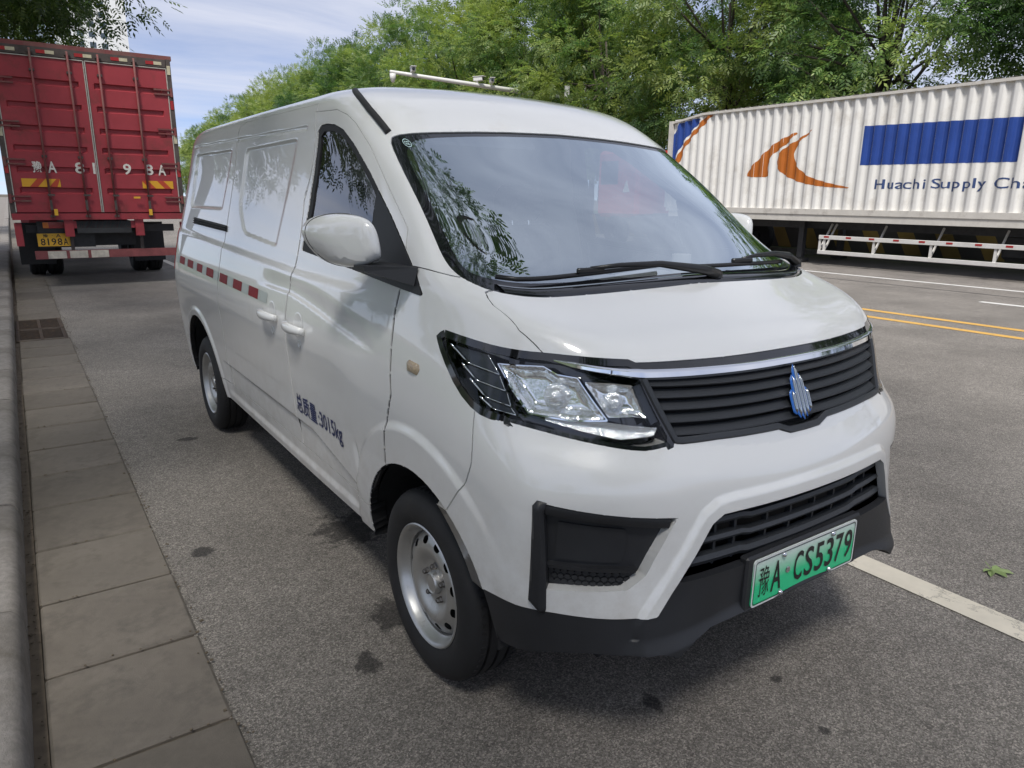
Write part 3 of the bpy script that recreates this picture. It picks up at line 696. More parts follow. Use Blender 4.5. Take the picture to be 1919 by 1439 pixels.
# fog lamp pocket
put('pocket_cover', [(3.80,3.28),(2.78,3.20),(2.80,2.66),(2.86,2.56),(3.86,2.56)], black_plastic, off=-.023, rim=.004)
strip('pocket_shelf', [(4.0,2.46),(2.62,2.44)], [(-.006,-.03),(-.006,-.012),(.004,-.010),(.006,-.03)], black_plastic, mirror='pair')
strip('pocket_band', [(4.06,3.55),(3.0,3.455),(2.17,3.33)], [(-.016,-.028),(-.014,-.006),(.004,.0),(.012,-.002),(.012,-.028)], black_plastic, mirror='pair')
put('pocket_trim', FOGTRIM, black_plastic, off=lambda d: .002+.012*sstep(0,.014,d), rim=.03)
hx = []
for r_ in range(3):
    for c_ in range(12):
        hx.append((3.93-c_*.115-(r_ % 2)*.057, 2.14+r_*.098))
for k in range(2):
    b = MB()
    for a_, t_ in hx:
        if a_ < 2.72: continue
        ring = [(a_+.062*math.cos(R(60*j)), t_+.056*math.sin(R(60*j))) for j in range(6)]
        inn_ = [(a_+.054*math.cos(R(60*j)), t_+.047*math.sin(R(60*j))) for j in range(6)]
        A = S(np.array([p[0] for p in ring+inn_]), np.array([p[1] for p in ring+inn_])); Nn = SN(np.array([p[0] for p in ring+inn_]), np.array([p[1] for p in ring+inn_]))
        A = A+Nn*np.array([-.027]*6+[-.0235]*6)[:,None]
        if k: A = A*_MIR
        b.add(A, [((j+1)%6, j, 6+j, 6+(j+1)%6) if k == 0 else (j, (j+1)%6, 6+(j+1)%6, 6+j) for j in range(6)]+[tuple(range(6,12)) if k else tuple(range(6,12))[::-1]])
    b.build('honeycomb_insert', black_plastic, van)
strip('skirt_seam', [(2.36,1.5),(2.30,1.0),(2.16,.5),(2.12,.1)], [(-.002,-.004),(.002,-.004),(.002,.0006),(-.002,.0006)], rubber, mirror='pair')
# rubber strip beside the windscreen top corner
strip('roof_gutter_strip', [(5.02,14.5),(5.0,13.8),(5.0,13.17),(4.92,12.7),(4.82,12.30)], [(-.012,-.004),(.012,-.004),(.011,.008),(.004,.012),(-.004,.012),(-.011,.008)], rubber, mirror='pair', n=8)
# black strips behind the shut lines: door rubber, and painted shade in the gaps
_gap_prof = [(-.011,-.016),(.011,-.016),(.011,-.007),(-.011,-.007)]
def gap_shade(poly, mirror='pair'): strip('seal_gap_shade', [tuple(p) for p in poly], _gap_prof, rubber, mirror=mirror, n=2, surf=S, cap=False)
_d = yz2st(DOOR, 5); gap_shade([p for p in _d if not (math.hypot(*(S0(p[0:1],p[1:2])[0,1:]-np.array([0,WZ]))) < .425)])
_d = yz2st(SLIDE, 6); gap_shade(list(_d)+[_d[0]])
gap_shade([(5.02,5.28),(5.08,4.7),(5.16,3.97),(5.24,3.54),(5.44,2.80)]); gap_shade([(4.14,8.86),(4.28,8.65),(4.38,8.41),(4.36,8.1),(4.29,7.70),(4.05,7.38),(3.83,7.12)])
gap_shade([tuple(p) for p in yz2st([(2.37,.46),(2.37,1.84),(2.37,1.88)], 10)[:21]])
# door handles, keyholes
def handle(y0, y1, z, parents):
    ym = (y0+y1)/2; Lh = (y1-y0)
    for k in range(2):
        b = MB(); pts = []; rs = []
        for i in range(13):
            f = i/12; y = y0+Lh*f; p, n = flank(y, z-.006*math.sin(math.pi*f)*0, .008+.030*math.sin(math.pi*min(max(f,.0),1))**.55)
            pts.append(p); rs.append(.0135*(.75+.35*math.sin(math.pi*f)))
        b.tube(pts, rs, 12)
        V = [Vector(v) for v in b.V]; cz = sum(v.z for v in V)/len(V)
        b.V = [(v.x, v.y, cz+(v.z-cz)*1.45) for v in V]
        if k: b.V = [(-v[0], v[1], v[2]) for v in b.V]; b.F = [f[::-1] for f in b.F]
        h = b.build('door_handle', paint, parents[k], smooth=True)
        d = MB(); p, n = flank(ym-.01, z+.012, .0015); V = []; F = []
        rings = [(.052,.0),(.047,-.0),(.034,.0)]
        for ri, (rr_, oo) in enumerate([(.050,.0012),(.046,.0025),(.040,.001),(.02,.0004)]):
            for a in range(28):
                q = 2*math.pi*a/28; pp, nn_ = flank(ym-.01+rr_*1.25*math.cos(q), z+.014+rr_*math.sin(q), oo); V.append(pp)
        for ri in range(3):
            for a in range(28): F.append((ri*28+a, ri*28+(a+1)%28, (ri+1)*28+(a+1)%28, (ri+1)*28+a))
        F.append(tuple(3*28+a for a in range(28)))
        F = [f[::-1] for f in F]
        if k: V = [Vector((-v.x,v.y,v.z)) for v in V]; F = [f[::-1] for f in F]
        obj('handle_dish', mesh('handle_dish', V, F, paint, True), h)
        p, n = flank(y0+.075, z-.062, .0); M_ = Matrix.Translation(p if k == 0 else Vector((-p.x,p.y,p.z))) @ Matrix.Rotation(0 if k else math.pi, 4, 'Z')
        c = MB(); c.lathe([(0,.017),(.003,.0165),(.004,.012),(.002,.011),(.002,.001)], 20); c.V = [tuple(M_ @ Vector(v)) for v in c.V]; c.build('keyhole', paint, h, angle=40)
handle(1.255, 1.47, 1.0, slides); handle(.895, 1.11, .997, doors)
# marker lamp, vent, tape
amber = P('marker_lens', (.42,.33,.22), .12, coat=.8, bump=(120,.6))
mk = yz2st([(-.042,1.030),(-.036,1.046),(.022,1.050),(.036,1.040),(.030,1.016),(-.030,1.014)], 1)
put('side_marker', [tuple(p) for p in mk], amber, off=lambda d: .002+.008*sstep(0,.012,d), res=.006, rim=.006)
vt = yz2st([(3.24,1.375),(2.35,1.352),(2.34,1.318),(3.22,1.334)], 1)
vo = put('air_vent', [tuple(p) for p in vt], rubber, off=.002, res=.02)
for k in range(3):
    a = yz2st([(3.22,1.343+k*.0125),(2.36,1.324+k*.0115)], 1)
    strip('vent_louvre', [tuple(a[0]), tuple((a[0]+a[1])/2), tuple(a[1])], [(-.003,.001),(-.005,.011),(-.003,.012),(.003,.003)], black_plastic, vo, mirror='pair')
tape_r = P('tape_red', (.21,.006,.010), .5, noise=(30,.2), spec=.3); tape_w = P('tape_white', (.42,.46,.44), .4, noise=(30,.1))
edges = [(3.60,3.49,0),(3.47,3.31,1),(3.29,3.215,0),(3.205,3.045,1),(3.03,2.935,0),(2.925,2.78,1),(2.77,2.67,0),(2.66,2.49,1),(2.48,2.37,0),(2.335,2.165,1),(2.15,2.045,0),(2.035,1.868,1),(1.86,1.745,0),(1.735,1.575,1),(1.57,1.43,0)]
for a, b_, red in edges:
    q = yz2st([(a,1.078+.012*(a-2.4)-.0235),(b_,1.078+.012*(b_-2.4)-.0235),(b_,1.078+.012*(b_-2.4)+.0235),(a,1.078+.012*(a-2.4)+.0235)], 1)
    put('reflective_tape', [tuple(p) for p in q], tape_r if red else tape_w, off=.0016, res=.02)
# lettering
def text_2d(body, size=1., bold=0., sx=1., align='LEFT'):
    c = bpy.data.curves.new('lettering', 'FONT'); c.body = body; c.size = size; c.offset = bold; c.resolution_u = 3; c.align_x = align
    o = bpy.data.objects.new('lettering', c); link(o); bpy.context.view_layer.update()
    me = bpy.data.meshes.new_from_object(o.evaluated_get(bpy.context.evaluated_depsgraph_get()))
    V = np.array([v.co[:] for v in me.vertices]); F = [tuple(p.vertices) for p in me.polygons]
    bpy.data.objects.remove(o); bpy.data.curves.remove(c); bpy.data.meshes.remove(me)
    if len(V): V = V[:,:2]*np.array([sx,1.])
    return V, F
def fit(V, x0, x1, y0, y1):
    lo, hi = V.min(0), V.max(0); return np.array([x0,y0])+(V-lo)/(hi-lo)*np.array([x1-x0, y1-y0])
navy = P('navy_vinyl', (.012,.022,.10), .4)
def flank_text(body, y0, y1, z0, z1, m, bold=.0):
    V, F = text_2d(body, 1., bold); V = fit(V, y0, y1, z0, z1)
    st = yz2st([tuple(v) for v in V], 1); p = S(st[:,0], st[:,1])+SN(st[:,0], st[:,1])*.0022
    obj('weight_lettering', mesh('weight_lettering', p, [f for f in F], m), doors[0])
flank_text('总质量', 1.115, .865, .618, .704, navy, .012)
flank_text(':3015kg', .845, .590, .602, .690, navy, .014)
# number plate
def plate_mat():
    m = bpy.data.materials.new('plate_green'); m.use_nodes = True; t = m.node_tree; b = t.nodes['Principled BSDF']; b.inputs['Roughness'].default_value = .3
    tcn = N(t, 'ShaderNodeTexCoord'); sp = N(t, 'ShaderNodeSeparateXYZ'); t.links.new(tcn.outputs['Generated'], sp.inputs[0])
    r = N(t, 'ShaderNodeValToRGB'); r.color_ramp.elements[0].position = .42; r.color_ramp.elements[1].position = .97
    r.color_ramp.elements[0].color = (.03,.62,.27,1); r.color_ramp.elements[1].color = (.74,.80,.77,1)
    t.links.new(sp.outputs[2], r.inputs[0]); t.links.new(r.outputs[0], b.inputs['Base Color']); return m
py, pz = -.797, .523
plate_b = MB(); plate_b.box((0,py+.012,pz),(.53,.03,.165), bev=.006); plate_o = plate_b.build('plate_holder', black_plastic, van, angle=30)
def rounded(w, h, r, n=5):
    out = []
    for cx_, cy_, a0 in ((w/2-r,h/2-r,0),(-w/2+r,h/2-r,90),(-w/2+r,-h/2+r,180),(w/2-r,-h/2+r,270)):
        for k in range(n+1): a = R(a0+90*k/n); out.append((cx_+r*math.cos(a), cy_+r*math.sin(a)))
    return out
Mp = Matrix(((1,0,0,0),(0,0,-1,py-.003),(0,1,0,pz),(0,0,0,1)))     # u->x, v->z, w->-y
b = MB(); b.prism(rounded(.480,.140,.012), .003, Mp); np_o = b.build('number_plate', plate_mat(), van)
ink = P('plate_ink', (.010,.010,.012), .4); rimw = P('plate_rim', (.72,.74,.73), .35)
o_, i_ = rounded(.480,.140,.012), rounded(.470,.130,.009); n_ = len(o_)
M2 = Mp @ Matrix.Translation((0,0,.0042)); V = [M2 @ Vector((u,v,0)) for u, v in o_+i_]
obj('plate_edge', mesh('plate_edge', V, [(k,(k+1)%n_,n_+(k+1)%n_,n_+k) for k in range(n_)], rimw), np_o)
o2, i2 = rounded(.467,.127,.009), rounded(.463,.123,.008); V = [M2 @ Vector((u,v,.0003)) for u, v in o2+i2]
obj('plate_line', mesh('plate_line', V, [(k,(k+1)%n_,n_+(k+1)%n_,n_+k) for k in range(n_)], ink), np_o)
xs = [(-.216,-.171,'豫'),(-.158,-.115,'A'),(-.055,-.012,'C'),(-.003,.040,'S'),(.049,.092,'5'),(.101,.142,'3'),(.152,.194,'7'),(.203,.222+.024,'9')]
xs = [(-.214,-.170,'豫'),(-.160,-.116,'A'),(-.060,-.020,'C'),(-.010,.030,'S'),(.040,.080,'5'),(.090,.128,'3'),(.138,.176,'7'),(.185,.224,'9')]
for a, b_, ch in xs:
    V, F = text_2d(ch, 1., -.002 if ch == '豫' else .010); V = fit(V, a, b_, -.045, .045)
    obj('plate_character', mesh('plate_character', [M2 @ Vector((u,v,.0006)) for u, v in V], F, ink), np_o)
b = MB(); b.lathe([(0,.010),(.0012,.009),(.0012,.001)], 16, 'z'); b.V = [tuple(M2 @ Vector((v[0]-.088,v[1]+.002,v[2]))) for v in b.V]; b.build('plate_stud', chrome, np_o)
for u, v in ((-.115,.056),(.115,.056),(-.115,-.058),(.115,-.058)):
    b = MB(); b.lathe([(0,.008),(.003,.0075),(.007,.005),(.008,.001)], 12, 'z'); b.V = [tuple(M2 @ Vector((w[0]+u,w[1]+v,w[2]))) for w in b.V]; b.build('plate_screw', chrome, np_o, smooth=True)
# ---------------------------------------------------------------- van: mirrors, wipers, wheels, cabin
MO = [(-1.049,1.398),(-1.043,1.425),(-1.02,1.445),(-.985,1.457),(-.943,1.464),(-.90,1.462),(-.872,1.450),(-.856,1.425),(-.845,1.385),(-.838,1.330),(-.862,1.320),(-.905,1.303),(-.945,1.303),(-.985,1.314),(-1.015,1.340),(-1.038,1.368)]
mo = np.array(MO)
for _ in range(2):
    q = np.roll(mo,-1,0); mo = np.stack([.75*mo+.25*q,.25*mo+.75*q],1).reshape(-1,2)
mcx = np.array([-.925,1.385])
for k in range(2):
    sg = -1 if k else 1
    prof = [(.262,.90),(.262,.985),(.254,1.0),(.225,1.0),(.19,.99),(.16,.962),(.135,.91),(.117,.83),(.105,.70),(.098,.50),(.095,.25),(.094,.0)]
    V = []; m_ = len(mo)
    for y, s_ in prof:
        for p in mo: q = mcx+(p-mcx)*s_; u_ = -.90-q[0]; dy_ = .04+.65*(u_+math.hypot(u_,.035)); V.append((sg*(q[0]+.34*dy_), y+dy_, q[1]))
    F = [(i*m_+j, i*m_+(j+1)%m_, (i+1)*m_+(j+1)%m_, (i+1)*m_+j) for i in range(len(prof)-1) for j in range(m_)]
    if k == 0: F = [f[::-1] for f in F]
    c = np.mean([V[f[0]] for f in F],0)
    me = mesh('wing_mirror', V, F, paint, True); me.set_sharp_from_angle(angle=R(45)); mr = obj('wing_mirror', me, van)
    gl = [( (v[0]), v[1]-.004, v[2]) for v in V[:m_]]
    obj('mirror_glass', mesh('mirror_glass', gl, [tuple(range(m_)) if k else tuple(range(m_))[::-1]], chrome), mr)
    b = MB(); b.tube([V[3*m_+j] for j in range(m_)]+[V[3*m_]], .0016, 5, cap=False); b.build('shell_seam', rubber, mr)
    # moulded band low on the shell
    band = [(-1.05,1.375),(-.965,1.366),(-.94,1.352),(-.918,1.333),(-1.02,1.337),(-1.05,1.35)]
    bp_ = np.array(band); sel = []
    for f in F:
        cc = np.mean([V[i] for i in f],0)
        if cc[1] < .41 and inside(bp_, np.array([sg*cc[0]-.04]), np.array([cc[2]]))[0]: sel.append(f)
    if sel:
        me2 = mesh('mirror_band', [tuple(np.array(v)+np.array([sg*(-.0015), -.0022, 0])) for v in V], sel, paint, True); obj('mirror_band', me2, mr)
    b = MB(); b.add([(sg*x,y,z) for x,y,z in [(-.905,.14,1.318),(-.905,.22,1.314),(-.905,.22,1.300),(-.905,.14,1.302),(-.775,.05,1.315),(-.755,.30,1.315),(-.775,.30,1.262),(-.79,.05,1.262)]],
          [(0,1,2,3),(4,7,6,5),(0,4,5,1),(1,5,6,2),(2,6,7,3),(3,7,4,0)]); b.build('mirror_arm', black_plastic, mr)
# paper and a folder on the dashboard
pp_ = thing('dashboard_papers', 'white papers and a clear folder lying on the van dashboard', 'papers', (.12,.10,1.20))
b = MB(); b.box((.12,.10,1.225),(.34,.22,.02), Matrix.Rotation(R(8),3,'Y').to_4x4()); b.box((.20,.06,1.245),(.26,.18,.012), Matrix.Rotation(R(20),3,'Z').to_4x4()); b.build('sheets', P('paper_white', (.8,.8,.82), .5), pp_)
b = MB(); b.tube([(.30,.02,1.20),(.30,.02,1.32)], .035, 14); b.build('cup', P('cup_white', (.75,.74,.70), .4), pp_)
# wipers
def ws_pt(x, t, off=0.):
    g = np.linspace(0, 4.6, 200); X = -S0(g, np.full(200, t))[:,0]; s_ = np.interp(abs(x), X, g)
    p = S0(np.array([s_]), np.array([t]))[0]+SN(np.array([s_]), np.array([t]))[0]*off
    return Vector((math.copysign(p[0], x) if x else 0, p[1], p[2]))
def tX(x): return float(np.interp(abs(x), [0,.28,.44,.6,.69], [9.15,9.09,9.03,8.94,8.96]))
wip = P('wiper_black', (.012,.012,.013), .35)
for x0, x1, xp in ((-.655,-.10,.10),(.0,.56,.67)):
    w = MB(); bl = [ws_pt(x0+(x1-x0)*f, tX(x0+(x1-x0)*f)+.30+.10*f*(1 if x0 < 0 else .6), .012) for f in np.linspace(0,1,12)]
    w.tube(bl, .0075, 6); wo_ = w.build('wiper_blade', wip, van, smooth=True)
    xm = x0+(x1-x0)*.5
    a = MB(); a.tube([ws_pt(xp, tX(xp)+.10, .012), ws_pt(xp+(xm-xp)*.15, tX(xm)+.2, .03), ws_pt(xp+(xm-xp)*.5, tX(xm)+.33, .040), ws_pt(xm+(xp-xm)*.2, tX(xm)+.38, .034), ws_pt(xm, tX(xm)+.37, .026)], [.017,.015,.010,.007,.006], 8); a.build('wiper_arm', wip, wo_, smooth=True)
    a = MB(); a.lathe([(0,.022),(.018,.020),(.024,.014),(.026,.001)], 14, 'z', c=ws_pt(xp, tX(xp)+.10, .0)); a.build('wiper_pivot', wip, wo_, smooth=True)
    a = MB(); cpt = ws_pt(xm, tX(xm)+.36, .022); a.box(cpt, (.10,.016,.016), bev=.004); a.build('blade_clip', wip, wo_)
# scuttle panel between bonnet and glass
V = []; F = []
xsn = np.linspace(-.66,.66,34)
for x in xsn:
    for dt_, of in ((.01,-.012),(.02,.002),(.12,.004),(.20,.001),(.24,-.006)):
        V.append(ws_pt(float(x), tX(float(x))+dt_, of))
for i in range(33):
    for j in range(4): F.append((i*5+j,(i+1)*5+j,(i+1)*5+j+1,i*5+j+1))
me = mesh('scuttle_panel', V, F, gloss_black, True); obj('scuttle_panel', me, van)
# inspection sticker
stk = P('sticker_print', (.45,.62,.62), .5)
V = []; cst = np.array([4.20, 12.0])
for rr_ in (1.0,.86):
    for a in range(28): V.append(S(np.array([cst[0]+.21*rr_*math.cos(2*math.pi*a/28)]), np.array([cst[1]+.115*rr_*math.sin(2*math.pi*a/28)]))[0]-np.array([0,.002,-.002]))
obj('sticker_ring', mesh('sticker_ring', V, [(a,(a+1)%28,28+(a+1)%28,28+a) for a in range(28)], stk), ws_o)
V, F = text_2d('CCC', 1., .03); V = fit(V, 0, 1, 0, 1)
Pq = S(cst[0]+.12-.24*V[:,0], cst[1]-.05+.10*V[:,1])-np.array([0,.002,-.002]); obj('sticker_letters', mesh('sticker_letters', Pq, F, stk), ws_o)
# wheels
P('nut_steel', (.16,.15,.14), .4, metal=.8)
RT, RR = .311, .203
def make_wheel(name, x_out, yc, side):
    """built with its outer face towards -x, mirrored for the far side"""
    sg = 1 if side < 0 else -1
    def done(b, nm, m, par, **kw):
        b.V = [(sg*(v[0])+side*0, v[1]+yc, v[2]+RT) for v in b.V]
        if sg < 0: b.F = [f[::-1] for f in b.F]
        return b.build(nm, m, par, **kw)
    x0 = -abs(x_out)
    def A(a): return x0-a           # axial: positive = outwards
    ty = MB(); pr = [(.006,.197),(.002,.204),(.012,.220),(.016,.245),(.013,.272),(.0,.296),(-.012,.305),(-.022,.309)]
    for g in (-.046,-.085,-.124): pr += [(g+.006,.311),(g+.005,.302),(g-.005,.302),(g-.006,.311)]
    pr += [(-.150,.309),(-.162,.304),(-.178,.280),(-.188,.245),(-.176,.204)]
    ty.lathe([(A(a),r) for a, r in pr], 72); T = done(ty, 'tyre', tyre_m, van, angle=35)
    # tread sipes as small blocks on the shoulder
    sp = MB()
    for k in range(72):
        q = 2*math.pi*(k+.5)/72
        for a, dq in ((-.029,0),(-.145,.02)):
            c = Vector((A(a), (RT-.0035)*math.cos(q+dq), (RT-.0035)*math.sin(q+dq)))
            sp.box(c, (.018,.006,.0070), Matrix.Rotation(q+dq-math.pi/2, 3, 'X').to_4x4())
    done(sp, 'tread_blocks', tyre_m, T)['kind'] = 'stuff'
    rm = MB(); rm.lathe([(A(a),r) for a, r in [(-.018,.186),(-.004,.194),(.004,.203),(.007,.199),(.004,.193),(-.006,.186),(-.020,.181),(-.030,.172),(-.15,.172)]], 64); rim = done(rm, 'wheel_rim', silver, T, angle=35)
    # pressed disc with a ring of holes
    rr_ = np.array([.030,.036,.044,.052,.062,.070,.077,.084,.092,.101,.110,.117,.123,.128,.133,.138,.143,.148,.153,.158,.164,.174]); na = 144
    dep = np.interp(rr_, [.03,.036,.07,.08,.10,.118,.14,.16,.174], [-.032,-.036,-.036,-.031,-.017,-.012,-.018,-.030,-.048])
    AA, RRg = np.meshgrid(np.linspace(0,2*math.pi,na,endpoint=False), rr_)
    hole_r = .1435; K = np.ones((len(rr_)-1, na), bool); Xh = (RRg*np.cos(AA)).copy(); Zh = (RRg*np.sin(AA)).copy()
    ca = (AA+math.pi/na); cr_ = (RRg[:-1]+RRg[1:])/2; cx_, cz_ = cr_*np.cos(ca[:-1]), cr_*np.sin(ca[:-1])
    for h in range(12):
        q = 2*math.pi*(h+.5)/12; e1 = np.array([math.cos(q), math.sin(q)]); e2 = np.array([-e1[1], e1[0]])
        def loc(x, z): dx, dz = x-hole_r*e1[0], z-hole_r*e1[1]; return (dx*e1[0]+dz*e1[1])/.0125, (dx*e2[0]+dz*e2[1])/.0165
        u, w = loc(cx_, cz_); hit = u*u+w*w < 1; K[hit] = False
        hv = np.zeros(AA.shape, bool); I, J = np.nonzero(hit)
        for di in (0,1):
            for dj in (0,1): hv[I+di, (J+dj) % na] = True
        u, w = loc(Xh, Zh); L_ = np.sqrt(u*u+w*w)
        Xn = hole_r*e1[0]+(u*e1[0]*.0125+w*e2[0]*.0165)/np.maximum(L_,.2); Zn = hole_r*e1[1]+(u*e1[1]*.0125+w*e2[1]*.0165)/np.maximum(L_,.2)
        Xh[hv], Zh[hv] = Xn[hv], Zn[hv]
    V = [(A(dep[i]), Xh[i,j], Zh[i,j]) for i in range(len(rr_)) for j in range(na)]
    F = [(i*na+j, i*na+(j+1)%na, (i+1)*na+(j+1)%na, (i+1)*na+j) for i in range(len(rr_)-1) for j in range(na) if K[i,j]]
    ds = MB(); ds.add(V, [f[::-1] for f in F]); done(ds, 'wheel_disc', silver, rim, angle=40)
    bk = MB(); bk.lathe([(A(-.10),.001),(A(-.10),.172)], 32); done(bk, 'brake_shield', liner, rim)
    hc = MB(); hc.lathe([(A(-.040),.039),(A(-.020),.036),(A(-.015),.032),(A(-.018),.027),(A(-.017),.001)], 28); done(hc, 'hub_cap', silver, rim, angle=30)
    for k in range(5):
        q = 2*math.pi*k/5+.3; nb = MB(); nb.lathe([(A(-.038),.012),(A(-.031),.0105),(A(-.029),.009),(A(-.020),.0085),(A(-.017),.006),(A(-.016),.001)], 6, c=(0,.057*math.cos(q),.057*math.sin(q))); done(nb, 'wheel_nut', MATS['nut_steel'], rim, angle=20)
    return T
for yc in (0., 3.05):
    for side in (-1,1): make_wheel('wheel', .797, yc, side)
# arch liners and underbody
for yc, r_ in ((0.,.412),(3.035,.465)):
    for sg in (-1,1):
        b = MB(); n = 40; V = []; F = []
        for k in range(n+1):
            q = .0+(math.pi)*k/n
            for x in (.792,.56): V.append((sg*x, yc+r_*math.cos(q), max(WZ+r_*math.sin(q), .17)))
        for k in range(n): F.append((2*k,2*k+1,2*k+3,2*k+2))
        b.add(V, F); c0 = len(b.V); b.add([(sg*.56, yc, .3)]+[V[2*k+1] for k in range(n+1)], [(0,k+1,k+2) for k in range(n)]); b.build('arch_liner', liner, van)
b = MB(); b.box((0,1.6,.30),(1.1,4.3,.05)); b.box((0,-.48,.44),(1.0,.2,.08)); b.box((0,1.5,.33),(1.54,2.1,.03)); b.box((0,3.66,.36),(1.3,.25,.1)); b.build('floor_pan', liner, van)
b = MB(); b.tube([(-.75,0,.31),(.75,0,.31)], .04, 8); b.tube([(-.75,3.05,.31),(.75,3.05,.31)], .05, 8); b.build('axles', dark_metal, van)
# cabin
trim_g = P('cabin_trim', (.28,.28,.28), .7, noise=(5,.2)); seat_m = P('seat_fabric', (.16,.16,.165), .85, noise=(30,.25), bump=(200,.2)); liner_g = P('cabin_liner', (.78,.78,.76), .8)
b = MB()
prof = [(-.22,1.10),(-.10,1.185),(.10,1.20),(.22,1.195),(.30,1.16),(.34,1.08),(.30,.95),(.26,.75),(-.22,.75)]
Md = Matrix(((0,0,1,-.70),(1,0,0,0),(0,1,0,0),(0,0,0,1)))
b.prism(prof, 1.40, Md); b.build('dashboard', trim_g, van)
b = MB(); b.box((.0,.27,.98),(.30,.14,.36),bev=.03); b.box((-.38,.30,1.06),(.40,.05,.14),bev=.02); b.build('dash_console', gloss_black, van)
b = MB(); b.box((.38,.20,1.215),(.40,.20,.07),bev=.03); b.build('instrument_hood', trim_g, van)
b = MB(); n = 40; Mw = Matrix.Translation((.38,.42,1.13)) @ Matrix.Rotation(R(35), 4, 'X')
ring = [Mw @ Vector((.185*math.cos(2*math.pi*k/n), 0, .185*math.sin(2*math.pi*k/n))) for k in range(n+1)]
b.tube(ring, .014, 8, cap=False)
for a in (200,340,90): b.bar(Mw @ Vector((0,0,0)), Mw @ Vector((.18*math.cos(R(a)),0,.18*math.sin(R(a)))), .035, .015)
b.box(Mw @ Vector((0,0,0)), (.12,.05,.12), bev=.02); b.build('steering_wheel', rubber, van, angle=40)
def seat(x):
    b = MB(); b.box((x,.86,.78),(.48,.50,.16),bev=.05); b.box((x,.86,.56),(.40,.42,.28)); o = b.build('seat', seat_m, van, angle=40)
    b = MB(); b.box((x,1.13,1.10),(.46,.13,.58), Matrix.Rotation(R(-12),3,'X').to_4x4(), bev=.055); b.build('seat_back', seat_m, o, angle=40)
    b = MB(); b.lathe([(-.13,.02),(-.125,.06),(-.10,.085),(0,.092),(.10,.085),(.125,.06),(.13,.02)], 18, 'x', c=(x,1.20,1.49), cap=True); b.V = [(v[0],1.20+(v[1]-1.20)*.6,v[2]) for v in b.V]; b.build('headrest', seat_m, o, smooth=True)
    b = MB()
    for d in (-.05,.05): b.tube([(x+d,1.18,1.36),(x+d,1.20,1.45)], .007, 6)
    b.build('headrest_post', chrome, o)
seat(-.38); seat(.38)
b = MB(); b.prism([(-.74,.45),(.74,.45),(.76,1.0),(.70,1.35),(.625,1.72),(.56,1.84),(-.56,1.84),(-.625,1.72),(-.70,1.35),(-.76,1.0)], .02, Matrix(((1,0,0,0),(0,0,1,1.40),(0,1,0,0),(0,0,0,1)))); b.build('bulkhead', liner_g, van)
b = MB(); b.box((-.33,.50,1.745),(.5,.16,.012), Matrix.Rotation(R(38),3,'X').to_4x4()); b.build('sun_visor', liner_g, van)
